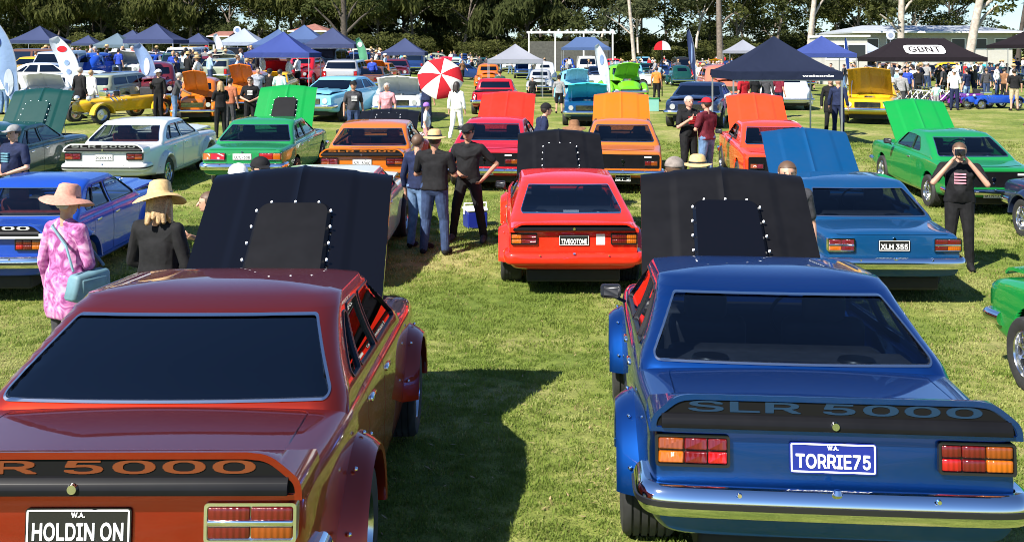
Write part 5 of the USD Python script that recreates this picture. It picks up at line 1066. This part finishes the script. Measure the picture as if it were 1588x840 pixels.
# the crowd further off: simple figures, one build per look, every person an object of its own
rng = random.Random(7)
LOOKS = []
for i in range(28):
    top = rng.choice([NAVY, NAVY, BLACK, BLACK, BLACK, WHITE, WHITE, GREY, RED, BLUE, CHAR, CHAR, LBLUE, TEAL, BROWN, (.62, .55, .50)]); bot = rng.choice([JEANS, BLACK, BLACK, NAVY, DENIM, BEIGE, CHAR]); a = rng.choice([('hang', 'hang'), ('hips', 'hang'), ('cross', 'cross'), ('phone', 'hang'), ('swing', 'fwd'), ('front', 'front')])
    hat = rng.choice([None, None, None, 'cap', 'straw']); LOOKS.append((top, bot, hat))
    x = stage.CreateClassPrim(f'/World/walker_kind_{i + 1:02d}'); x.SetTypeName('Xform')
    put_parts(x, person_parts(arms=a, top=top, bottom=bot, hat=hat, hat_c=rng.choice([WHITE, BLACK, RED]) if hat == 'cap' else 'straw', hair=rng.choice(['hair_dark', 'hair_brown', 'hair_grey', 'hair_blond']), stride=rng.choice([0, 0, .12]), legs=rng.choice(['long', 'long', 'shorts']), sleeves=rng.choice(['short', 'long']), build=rng.uniform(.95, 1.15), detail=0)[0])
MARKS = [(0, 'at the left edge'), (62, 'below the far left marquee'), (120, 'beside the white oval flag'), (182, 'below the steel blue marquee'), (243, 'below the navy marquee by the tree'), (293, 'near the yellow panel van'), (350, 'beside the dark four wheel drive'), (385, 'below the pale silver marquee'), (440, 'below the navy blue marquee'), (516, 'below the dark blue marquee'), (570, 'beside the green feather flag'), (628, 'below the navy marquee in the middle'), (690, 'beyond the red and white umbrella'), (758, 'by the orange hot rod'), (800, 'below the light grey marquee'), (850, 'in front of the dark shed'), (910, 'by the white van'), (960, 'behind the lime beetle'), (1030, 'by the red and white banner'), (1080, 'beside the straight navy flag'), (1150, 'near the grey marquee'), (1200, 'behind the big dark navy marquee'), (1275, 'below the bright blue marquee'), (1342, 'below the small faded blue marquee'), (1428, 'below the long black marquee'), (1500, 'right of the long black marquee'), (1560, 'by the orange and red cars')]
crowd = []
for x0, x1, y0, y1, n in [(0, 120, 108, 135, 14), (120, 260, 104, 128, 16), (260, 400, 106, 150, 26), (380, 480, 100, 145, 18), (480, 600, 96, 118, 12), (575, 735, 98, 128, 30), (720, 800, 100, 120, 12), (810, 960, 98, 128, 24), (950, 1120, 100, 130, 24), (1100, 1180, 105, 130, 10), (1250, 1330, 118, 150, 16), (960, 1120, 108, 150, 20), (1230, 1340, 104, 122, 12), (700, 830, 96, 106, 14), (1320, 1440, 125, 160, 22), (1400, 1588, 118, 158, 40), (1450, 1588, 100, 118, 14)]:
    for _ in range(n): crowd.append((rng.uniform(x0, x1), rng.uniform(y0, y1)))
for px, py in sorted(crowd, key=lambda c: c[0]):
    k = rng.randrange(len(LOOKS)); X, Y = at_ground(px, py); top, bot, hat = LOOKS[k]; where = min(MARKS, key=lambda m: abs(m[0] - px))[1]
    tn = CN.get(top, 'mustard' if top[0] < .6 else 'cream'); lab = f"{'hatted ' if hat else ''}{tn} topped person in {CN[bot]} {where}"
    x = UsdGeom.Xform.Define(stage, numbered('/World/person')); x.AddTranslateOp().Set(Gf.Vec3d(X, Y, float(ground(X, Y)))); x.AddRotateZOp().Set(rng.uniform(0, 360)); s = rng.uniform(.94, 1.06); x.AddScaleOp().Set(Gf.Vec3f(s, s, s))
    x.GetPrim().GetReferences().AddInternalReference(f'/World/walker_kind_{k + 1:02d}'); x.GetPrim().SetInstanceable(True); meta(x.GetPrim(), lab, 'person', f"{tn} topped people in the crowd {where}")
# ------------------------------------------------------------------ trees and buildings along the far side
def leafmat(name, a, b): return mat(name, {'g': ('geometry', {}), 'n': ('noise_texture', dict(scale=.9, detail=3.0)), 'w': ('mix_float', dict(fac=.45)), 'r': ('rgb_ramp', dict(ramp=[(.30, a), (.68, b)])), 'd': ('diffuse_bsdf', {}), 'l': ('translucent_bsdf', {}), 'm': ('mix_closure', dict(fac=.48))},
    [('g.position', 'n.vector'), ('n.fac', 'w.a'), ('g.random_per_island', 'w.b'), ('w.result', 'r.fac'), ('r.color', 'd.color'), ('r.color', 'l.color'), ('d.BSDF', 'm.closure1'), ('l.BSDF', 'm.closure2')], surface='m.closure')
leafmat('leaf_olive', (.09, .10, .032), (.29, .265, .105)); leafmat('leaf_dark', (.065, .078, .028), (.21, .21, .078)); leafmat('leaf_grey', (.09, .105, .05), (.27, .27, .13)); leafmat('leaf_yellow', (.06, .065, .012), (.19, .17, .04))
worn('bark_pale', (.36, .31, .26), .85, 3, .35, .4); worn('bark_brown', (.13, .105, .085), .9, 4, .4, .5); worn('bark_dark', (.05, .04, .032), .9, 4, .4, .5)
def leaves(centres, radii, n, size, rng_, droop=0.0, stretch=1.0):
    """n small leaf sprays spread through the blobs given, thicker towards their outside"""
    C = np.asarray(centres, float); Rr = np.asarray(radii, float); w = Rr.prod(1) ** .67; k = rng_.choice(len(C), n, p=w / w.sum())
    d = rng_.normal(size=(n, 3)); d /= np.linalg.norm(d, axis=1, keepdims=True); r = rng_.uniform(.25, 1.0, (n, 1)) ** .45
    p = C[k] + d * r * Rr[k]; keep = meshkit.noise(p * .75, 5) > .40; p, d = p[keep], d[keep]; n = len(p)
    a = rng_.normal(size=(n, 3)) * [1, 1, .6]; a[:, 2] -= droop; a /= np.linalg.norm(a, axis=1, keepdims=True); b = np.cross(a, d + rng_.normal(size=(n, 3)) * .8); b /= np.linalg.norm(b, axis=1, keepdims=True) + 1e-9
    s = size * rng_.uniform(.6, 1.5, (n, 1)); L = a * s * stretch; W = b * s * .42
    v = np.stack([p - L * .6, p + W, p + L * .8, p - W], 1).reshape(-1, 3); i = np.arange(n)[:, None] * 4
    return v, np.vstack([i + [0, 1, 2], i + [0, 2, 3]])
def tree_kind(seed, H, crown, leaf, bark, n=6500, lean=0.0, fork=5, low=.28, droop=.3, stretch=1.2, size=.30, tr=.26):
    r = np.random.default_rng(seed); tubes = []; C = []; R = []
    top = np.array([lean * H, r.uniform(-.3, .3), H * .55]); mid = np.array([lean * H * .45 + r.uniform(-.3, .3), 0, H * .3])
    tubes.append(tube([(0, 0, -.2), (lean * H * .1, 0, H * .08), mid, top], [tr * 1.3, tr * 1.02, tr * .75, tr * .5], 9))
    for k in range(fork):
        t = r.uniform(low, .55); b = mid + (top - mid) * max(0, (t - .3) / .25) if t > .3 else mid * (t / .3); a = k * 2.4 + r.uniform(-.5, .5)
        e = b + np.array([math.cos(a) * crown * r.uniform(.45, .85), math.sin(a) * crown * r.uniform(.45, .85), H * r.uniform(.16, .38)]); m = (b + e) / 2 + r.normal(size=3) * .35 + [0, 0, .3]
        tubes.append(tube([b, m, e], [tr * .48, tr * .30, tr * .10], 6))
        for q in range(3):
            f = e + r.normal(size=3) * [crown * .26, crown * .26, H * .05]; tubes.append(tube([m, (m + f) / 2 + r.normal(size=3) * .2, f], [tr * .2, tr * .13, tr * .05], 5)); C.append(f); R.append(np.array([crown * .28, crown * .28, crown * .20]) * r.uniform(.75, 1.3))
        C.append(e); R.append(np.array([crown * .34, crown * .34, crown * .24]) * r.uniform(.8, 1.2))
    for q in range(4): C.append(top + r.normal(size=3) * [crown * .3, crown * .3, H * .05] + [0, 0, H * .25]); R.append(np.array([crown * .35, crown * .35, crown * .28]))
    return [('trunk', arr(joined(tubes), 60), bark), ('crown', arr(leaves(C, R, n, size, r, droop, stretch), False), leaf)]
def bush_kind(seed, H, w, leaf, n=3500, size=.26):
    r = np.random.default_rng(seed); C = [(r.uniform(-w, w) * .5, r.uniform(-w, w) * .35, H * r.uniform(.2, .75)) for _ in range(9)]; R = [np.array([w * .34, w * .30, H * .26]) * r.uniform(.7, 1.2) for _ in C]
    T = [tube([(0, 0, -.1), (c[0] * .5, c[1] * .5, c[2] * .5), c], [.12, .08, .03], 5) for c in C]
    return [('stem', arr(joined(T), 60), 'bark_dark'), ('crown', arr(leaves(C, R, n, size, r, .2, 1.2), False), leaf)]
KINDS = {
 'gum_a': tree_kind(1, 16, 6.5, 'leaf_olive', 'bark_brown'), 'gum_b': tree_kind(2, 18, 6.0, 'leaf_dark', 'bark_dark', low=.2), 'gum_c': tree_kind(3, 15, 6.0, 'leaf_grey', 'bark_pale', lean=.12, low=.3), 'gum_d': tree_kind(4, 17, 7.0, 'leaf_dark', 'bark_brown', lean=-.1, low=.18),
 'willow': tree_kind(5, 14, 6.5, 'leaf_olive', 'bark_dark', n=8500, low=.2, droop=2.4, stretch=2.3, size=.34, fork=8), 'willow_b': tree_kind(6, 13, 6.0, 'leaf_dark', 'bark_dark', n=8500, low=.16, droop=2.4, stretch=2.3, size=.34, fork=8),
 'bush_a': bush_kind(7, 5.0, 6, 'leaf_olive'), 'bush_b': bush_kind(8, 4.2, 7, 'leaf_yellow'), 'bush_c': bush_kind(9, 6.0, 6, 'leaf_dark')}
for k, ps in KINDS.items():
    x = stage.CreateClassPrim('/World/tree_kind_' + k); x.SetTypeName('Xform')
    for n_, A, m in ps: define(f'/World/tree_kind_{k}/{n_}', A, MAT[m])
def plant(kind, name, label, cat, px, Y, s=1.0, rz=0.0, group=None, X=None):
    X = at(px, Y) if X is None else X
    x = UsdGeom.Xform.Define(stage, numbered('/World/' + name)); x.AddTranslateOp().Set(Gf.Vec3d(X, Y, float(ground(X, Y)))); x.AddRotateZOp().Set(rz); x.AddScaleOp().Set(Gf.Vec3f(s, s, s))
    x.GetPrim().GetReferences().AddInternalReference('/World/tree_kind_' + kind); x.GetPrim().SetInstanceable(True); return meta(x.GetPrim(), label, cat, group)
TM = [(60, 'above the far left marquee'), (150, 'above the white oval flag'), (240, 'above the navy marquee on the left'), (330, 'above the dark four wheel drive'), (420, 'behind the blue marquee cluster'), (520, 'above the dark blue marquee'), (630, 'behind the middle navy marquee'), (720, 'above the umbrella'), (800, 'behind the light grey marquee'), (885, 'behind the dark shed'), (960, 'right of the dark shed'), (1030, 'above the red and white banner'), (1080, 'beside the straight navy flag'), (1160, 'above the grey marquee'), (1230, 'left of the white gum trunk'), (1320, 'between the two pale gum trunks'), (1430, 'above the long black marquee'), (1530, 'at the right edge')]
DESC = {'gum_a': 'olive green gum tree', 'gum_b': 'dark dense gum tree', 'gum_c': 'grey green gum tree', 'gum_d': 'broad dark gum tree', 'willow': 'olive weeping tree', 'willow_b': 'dark weeping tree', 'bush_a': 'olive green bush', 'bush_b': 'yellowish bush', 'bush_c': 'tall dark bush'}
tr = random.Random(11)
def tree_row(x0, x1, Y, step, kinds, smin, smax, dense=1.0):
    px = x0
    while px < x1:
        k = tr.choice(kinds); w = min(TM, key=lambda m: abs(m[0] - px))[1]; b = k.startswith('bush'); q = 'in the nearer row ' if Y < 150 else 'furthest back ' if Y > 190 else 'in the further row ' if Y > 172 else ''
        plant(k, 'bush' if b else ('weeping_tree' if 'willow' in k else 'gum_tree'), f'{DESC[k]} {q}{w}', 'bush' if b else 'tree', px + tr.uniform(-.3, .3) * step, Y + tr.uniform(-6, 6), tr.uniform(smin, smax), tr.uniform(0, 360), f'{DESC[k]} row {q}{w}'); px += step * tr.uniform(.8, 1.2)
tree_row(-60, 560, 178, 42, ['gum_a', 'gum_b', 'gum_d', 'willow_b'], .9, 1.25); tree_row(560, 860, 182, 40, ['willow', 'willow_b', 'gum_b'], .95, 1.3); tree_row(860, 1500, 184, 46, ['gum_a', 'gum_b', 'gum_c', 'gum_d'], .95, 1.25)
tree_row(-40, 460, 160, 50, ['willow', 'gum_a', 'gum_b', 'bush_c'], .8, 1.1); tree_row(480, 1000, 160, 56, ['willow', 'willow_b', 'gum_a', 'gum_d'], .8, 1.1); tree_row(880, 1470, 158, 60, ['gum_c', 'gum_a', 'gum_d'], .8, 1.05)
tree_row(-40, 1480, 170, 40, ['bush_a', 'bush_c', 'bush_a'], .7, 1.15); tree_row(-30, 1500, 148, 52, ['bush_a', 'bush_b', 'bush_c', 'bush_a'], .6, .95)
tree_row(-60, 1470, 196, 30, ['bush_a', 'bush_c', 'bush_a', 'bush_b'], 1.1, 1.6)
tree_row(1480, 1640, 230, 22, ['bush_c', 'bush_a'], 1.0, 1.5)
def lone_trunk(label, px, py0, px1, Y, r_px, bark, leaf, seed, branches, crown=True):
    """a trunk one can make out: base at row py0 in column px, leaning to column px1 at the picture's top"""
    X = at(px, Y); zg = float(ground(X, Y)); r = r_px / FPX * Y; dx = (px1 - px) / FPX * Y; H = PY0 / FPX * Y + CAMZ - zg; q = np.random.default_rng(seed)
    t = thing('gum_tree', label, 'tree', loc=(X, Y, zg)); P = [(0, 0, -.1), (dx * .3, .1, H * .33), (dx * .62, 0, H * .66), (dx, -.2, H), (dx * 1.5, .2, H * 1.5)]
    tb = [tube(P, [r * 1.25, r, r * .9, r * .8, r * .4], 10)]; C = []; R = []
    for h, bx, bz in branches:
        b = np.array([dx * h, 0, H * h]); e = b + np.array([bx / FPX * Y, q.uniform(-1, 1), bz / FPX * Y]); m = (b + e) / 2 + np.array([0, .2, .25]); tb.append(tube([b, m, e], [r * .5, r * .36, r * .2], 7)); C.append(e); R.append(np.array([1.6, 1.6, 1.1]))
    obj('trunk', joined(tb), bark, t, smooth=60)
    C += [(dx * 1.5 + q.normal() * 2.5, q.normal() * 2, H * 1.5 + q.uniform(0, 4)) for _ in range(7)]; R += [np.array([2.4, 2.4, 1.7])] * 7
    obj('crown', leaves(C, R, 3500, .28, q, .4, 1.3), leaf, t, smooth=False)
lone_trunk('gum with a slender white trunk right of the navy marquee', 1253, 72, 1262, 118, 4.5, 'bark_pale', 'leaf_grey', 21, [(.75, 30, 40)])
lone_trunk('gum with a pale trunk and a bare branch above the black marquee', 1398, 60, 1397, 105, 5.5, 'bark_pale', 'leaf_olive', 22, [(.55, -34, 30), (.8, 26, 30)])
lone_trunk('leaning gum with thick brown trunk above the black marquee', 1500, 72, 1518, 92, 7, 'bark_pale', 'leaf_olive', 23, [(.6, 40, 42), (.85, 60, 36)])
lone_trunk('dark forked tree rising behind the blue marquee cluster', 535, 62, 533, 120, 5.0, 'bark_dark', 'leaf_dark', 24, [(.35, -46, 52), (.45, 50, 44), (.6, -20, 40), (.62, 24, 40)])
lone_trunk('dark tree at the right edge against the blue sky', 1577, 66, 1590, 118, 3.5, 'bark_dark', 'leaf_dark', 25, [(.7, 20, 30)])
lone_trunk('thin leaning gum with grey trunk by the dark shed', 985, 88, 975, 130, 3.0, 'bark_pale', 'leaf_grey', 26, [(.5, -40, 30)])
lone_trunk('gum with a pale brown trunk beside the straight navy flag', 1118, 84, 1114, 125, 5.0, 'bark_brown', 'leaf_olive', 27, [(.6, 26, 26)])
# buildings
worn('render_white', (.40, .39, .35), .8, 1.5, .08); worn('roof_metal', (.34, .36, .38), .5, 1.0, .12); worn('roof_tile', (.24, .10, .07), .8, 3, .25); plain('window_dark', (.02, .024, .028), .1); worn('timber_dark', (.06, .06, .05), .8, 3, .3)
def building(label, cat, px0, px1, Y, py_eave, py_ridge, wall, roof, name, depth=9, windows=0, overhang=.6):
    x0, x1 = at(px0, Y), at(px1, Y); zg = float(ground((x0 + x1) / 2, Y)); ze = CAMZ - (py_eave - PY0) / FPX * Y - zg; zr = CAMZ - (py_ridge - PY0) / FPX * Y - zg; w = (x1 - x0) / 2
    t = thing(name, label, cat, loc=((x0 + x1) / 2, Y, zg)); obj('wall', box(-w, w, 0, depth, -.3, ze), wall, t)
    o = overhang; rp = Manifold.hull_points(np.array([(-w - o, -o, ze), (w + o, -o, ze), (-w - o, depth + o, ze), (w + o, depth + o, ze), (-w + 2, depth / 2, zr), (w - 2, depth / 2, zr), (-w - o, -o, ze + .15), (w + o, -o, ze + .15), (-w - o, depth + o, ze + .15), (w + o, depth + o, ze + .15)]))
    rf = obj('roof', rp, roof, t, smooth=20); obj('gutter', box(-w - o - .05, w + o + .05, -o - .12, -o - .003, ze + .02, ze + .16), 'white_paint', rf)
    for k in range(windows):
        x = -w + (k + .5) * 2 * w / windows; f = obj('window', box(x - .75, x + .75, -.04, .05, ze - 1.7, ze - .5), 'white_paint', t); obj('pane', box(x - .66, x + .66, -.05, -.02, ze - 1.6, ze - .6), 'window_dark', f)
    return t
building('long low white clubrooms with a pale grey roof behind the black marquee', 'building', 1335, 1570, 108, 52, 38, 'render_white', 'roof_metal', 'clubrooms', 11, 7, 1.2)
building('white trailer building with pale roof behind the bright blue marquee', 'building', 1279, 1345, 78, 58, 56, 'render_white', 'white_paint', 'trailer_building', 4, 2, .1)
building('white house with red tiled roof behind the blue marquee cluster', 'house', 455, 500, 135, 50, 36, 'render_white', 'roof_tile', 'house', 9, 2)
building('low house with brown roof between trees at left', 'house', 330, 350, 140, 58, 48, 'render_white', 'roof_tile', 'house', 8, 1)
t_ = thing('open_shed', 'dark open shed with white posts and beam in front of the trees', 'shed', loc=(at(885, 120), 120, float(ground(at(885, 120), 120)))); Ysh = 120
sx = lambda p: (p - 885) / FPX * Ysh
zt_ = CAMZ - (49 - PY0) / FPX * Ysh - float(ground(at(885, 120), 120))
obj('back_wall', box(sx(822), sx(950), 5.0, 5.2, -.2, zt_ - 1.1), 'timber_dark', t_); obj('beam', box(sx(817), sx(953), -.12, .12, zt_ - .22, zt_ + .03), 'white_paint', t_)
for p in (820, 861, 905, 950): obj('post', box(sx(p) - .07, sx(p) + .07, -.1, .1, -.2, zt_ - .223), 'white_paint', t_)
for p in range(824, 952, 14): obj('cap', box(sx(p) - .08, sx(p) + .08, -.08, .08, zt_ + .033, zt_ + .26), 'white_paint', t_)
fence_t = thing('fence', 'low pale fence panel running right of the dark shed', 'fence', loc=(at(972, 112), 112, float(ground(at(972, 112), 112))))
for k in range(6): obj('panel', box(-1.8 + k * .62, -1.2 + k * .62, -.03, .03, .25, 1.35), 'tent_silver', fence_t); obj('post', box(-1.84 + k * .62, -1.805 + k * .62, -.05, .05, -.1, 1.45), 'white_paint', fence_t)
# ------------------------------------------------------------------ turf: short blades in tufts where the grass is near, dry leaves, far filler cars
def tuft(seed, n, h, spread):
    r = np.random.default_rng(seed); V = []; F = []
    for k in range(n):
        p = r.normal(size=2) * spread; a = r.uniform(0, 6.283); hh = h * r.uniform(.5, 1.25); w = .0030 * r.uniform(.7, 1.4); ln = r.uniform(.2, 1.1) * hh; d = np.array([math.cos(a), math.sin(a)]); s = np.array([-d[1], d[0]])
        b = len(V); V += [(*(p - s * w), 0), (*(p + s * w), 0), (*(p + d * ln * .45 + s * w * .8), hh * .7), (*(p + d * ln * .45 - s * w * .8), hh * .7), (*(p + d * ln), hh)]
        F += [(b, b + 1, b + 2), (b, b + 2, b + 3), (b + 3, b + 2, b + 4)]
    return np.array(V), np.array(F)
def blade(name, a, b): return mat(name, {'g': ('geometry', {}), 'n': ('noise_texture', dict(scale=.9, detail=4.0)), 'w': ('mix_float', dict(fac=.4)), 'r': ('rgb_ramp', dict(ramp=[(.28, a), (.70, b)])), 'd': ('diffuse_bsdf', {}), 'l': ('translucent_bsdf', {}), 'm': ('mix_closure', dict(fac=.5))},
    [('g.position', 'n.vector'), ('n.fac', 'w.a'), ('g.random_per_island', 'w.b'), ('w.result', 'r.fac'), ('r.color', 'd.color'), ('r.color', 'l.color'), ('d.BSDF', 'm.closure1'), ('l.BSDF', 'm.closure2')], surface='m.closure')
blade('blade_green', (.18, .245, .05), (.37, .40, .11)); blade('blade_pale', (.34, .37, .12), (.56, .53, .25)); blade('blade_dry', (.30, .25, .11), (.46, .40, .21))
pi = UsdGeom.PointInstancer.Define(stage, '/World/grass'); meta(pi.GetPrim(), 'short mown turf of green and straw coloured blades', 'grass', kind='stuff')
protos = []
for k, (n, h, m) in enumerate([(26, .020, 'blade_green'), (24, .026, 'blade_green'), (22, .020, 'blade_pale'), (12, .016, 'blade_dry')]):
    protos.append(define(f'/World/grass/tuft_{k + 1}', arr(tuft(k, n, h, .035), False), MAT[m]).GetPath())
pi.CreatePrototypesRel().SetTargets(protos)
r = np.random.default_rng(5); P, S, I = [], [], []
for y0, y1, dens, sc in ((4.6, 7, 230, 1.0), (7, 10, 150, 1.15), (10, 14, 80, 1.4), (14, 20, 40, 1.7), (20, 30, 14, 2.2)):
    w0, w1 = -800 / FPX * y1 - .3, 800 / FPX * y1 + .3; n = int((w1 - w0) * (y1 - y0) * dens); X = r.uniform(w0, w1, n); Y = r.uniform(y0, y1, n); k = np.abs(X) < 800 / FPX * Y + .4; X, Y = X[k], Y[k]
    P.append(np.stack([X, Y, ground(X, Y) - .002], 1)); S.append(sc * r.uniform(.75, 1.25, len(X)))
P = np.vstack(P); S = np.concatenate(S); dry = meshkit.fbm(np.column_stack([P[:, :2] * .55, np.zeros(len(P))]), 4, 2); u = r.uniform(0, 1, len(P))
I = np.where(u < np.clip((dry - .38) * 3.6, .08, .88), np.where(r.uniform(0, 1, len(P)) < .72, 2, 3), r.integers(0, 2, len(P)))
a = r.uniform(0, 2 * np.pi, len(P)); pi.CreatePositionsAttr(Vt.Vec3fArray.FromNumpy(P.astype(np.float32))); pi.CreateProtoIndicesAttr(Vt.IntArray.FromNumpy(I.astype(np.int32)))
pi.CreateScalesAttr(Vt.Vec3fArray.FromNumpy(np.repeat(S[:, None], 3, 1).astype(np.float32)))
pi.CreateOrientationsAttr(Vt.QuathArray([Gf.Quath(float(math.cos(t / 2)), 0, 0, float(math.sin(t / 2))) for t in a]))
n = 900; Y = r.uniform(5, 16, n); X = r.uniform(-1, 1, n) * (800 / FPX * Y); Z = ground(X, Y) + r.uniform(.006, .024, n); aa = r.uniform(0, 6.28, n); Ls = r.uniform(.012, .035, n); d = np.stack([np.cos(aa), np.sin(aa), r.uniform(-.3, .3, n)], 1) * Ls[:, None]; e = np.stack([-np.sin(aa), np.cos(aa), 0 * aa], 1) * (Ls * .22)[:, None]; c = np.stack([X, Y, Z], 1)
v = np.stack([c - d, c + e, c + d, c - e], 1).reshape(-1, 3); i = np.arange(n)[:, None] * 4
worn('dry_leaf', (.34, .24, .12), .8, 30, .4)
meta(obj('fallen_leaves', (v, np.vstack([i + [0, 1, 2], i + [0, 2, 3]])), 'dry_leaf', smooth=False), 'dry leaves scattered over the grass', 'leaves', kind='stuff')
# rows of small cars far back between the marquees
fr = random.Random(3); names = ['white', 'white', 'silver', 'red', 'navy', 'black', 'maroon', 'light_blue', 'dark_blue', 'cream', 'dark_green', 'orange', 'royal', 'grey_green', 'yellow', 'brown']
KF = [('parked_sedan', G_FAR, 'sedan'), ('parked_wagon', G_WAGON, 'wagon'), ('parked_sedan', G_FAR_OPEN, 'sedan with raised bonnet'), ('old_car', G_OLD, 'old round car'), ('parked_ute', G_UTE, 'ute'), ('four_wheel_drive', G_4WD, 'four wheel drive')]
for px, py in [(20, 116), (48, 112), (92, 118), (75, 128), (118, 132), (168, 112), (215, 116), (232, 106), (262, 116), (320, 116), (312, 104), (385, 118), (400, 108), (432, 118), (455, 112), (470, 128), (498, 120), (540, 112), (555, 122), (590, 112), (640, 108), (658, 118), (700, 112), (720, 124), (736, 106), (790, 112), (812, 122), (862, 108), (880, 112), (955, 112), (985, 116), (1005, 108), (1045, 104), (1060, 134), (1090, 118), (1110, 112), (1135, 118), (1165, 112), (1255, 112), (1290, 108), (1310, 118), (1335, 112), (1365, 118), (1480, 112), (1500, 118), (1455, 108), (1585, 112), (1550, 100), (1000, 96), (1015, 101), (1040, 96), (1058, 100), (975, 101), (1085, 104), (700, 118), (680, 106), (612, 104), (575, 100), (540, 101), (505, 106), (370, 104), (340, 122), (300, 112), (280, 106), (142, 112), (105, 124), (30, 124), (8, 120), (70, 106), (1120, 103), (1150, 100), (1210, 104), (1230, 108), (1350, 104), (1385, 110), (1410, 106), (1440, 116), (1470, 104), (1530, 112), (835, 102), (770, 104), (745, 112), (895, 104), (925, 108), (985, 128), (1008, 122), (1030, 126), (1050, 118), (1085, 126), (1105, 132), (1120, 120), (1250, 130), (1268, 122), (1300, 126), (1322, 120), (1170, 124), (965, 138), (1245, 142), (700, 108), (720, 100), (745, 98), (665, 104), (1395, 128), (1440, 126), (1480, 124), (1510, 132), (1575, 136), (430, 104), (465, 106), (410, 132), (372, 128), (330, 134), (305, 130), (255, 126), (202, 126), (20, 134), (52, 140), (96, 112), (128, 118), (160, 120), (188, 118), (225, 122), (270, 130), (345, 128), (388, 128), (425, 140), (455, 136), (490, 114), (575, 134), (640, 116), (675, 112)]:
    kn, g, wd = fr.choice(KF); c = fr.choice(names); w = min(MARKS, key=lambda m: abs(m[0] - px))[1]; h = fr.choice([0, 180, 175, 185, 90, 10])
    far(kn, f"{c.replace('_', ' ')} {wd} {'broadside' if h == 90 else 'facing the viewer' if h > 90 else 'seen from behind'} {w}", g, c, px, py, h, fr.uniform(.95, 1.05), group=None)

# labels that came out alike are told apart by their order from the left
seen = {}
for p in stage.GetPrimAtPath('/World').GetChildren():
    l = p.GetCustomDataByKey('label')
    if l and p.GetCustomDataByKey('category'):
        m = np.array(UsdGeom.XformCache().GetLocalToWorldTransform(p)); seen.setdefault(l, []).append((m[3, 0] / max(m[3, 1], 1e-3), p))
ORD = ['leftmost', 'second', 'third', 'fourth', 'fifth', 'sixth', 'seventh', 'eighth', 'ninth', 'tenth', 'eleventh', 'twelfth']
for l, ps in seen.items():
    if len(ps) > 1:
        for k, (_, p) in enumerate(sorted(ps, key=lambda a: a[0])):
            w = ORD[k] + '-from-left' if 0 < k < len(ps) - 1 else ('leftmost' if k == 0 else 'rightmost')
            p.SetCustomDataByKey('label', f'{w} {l}')
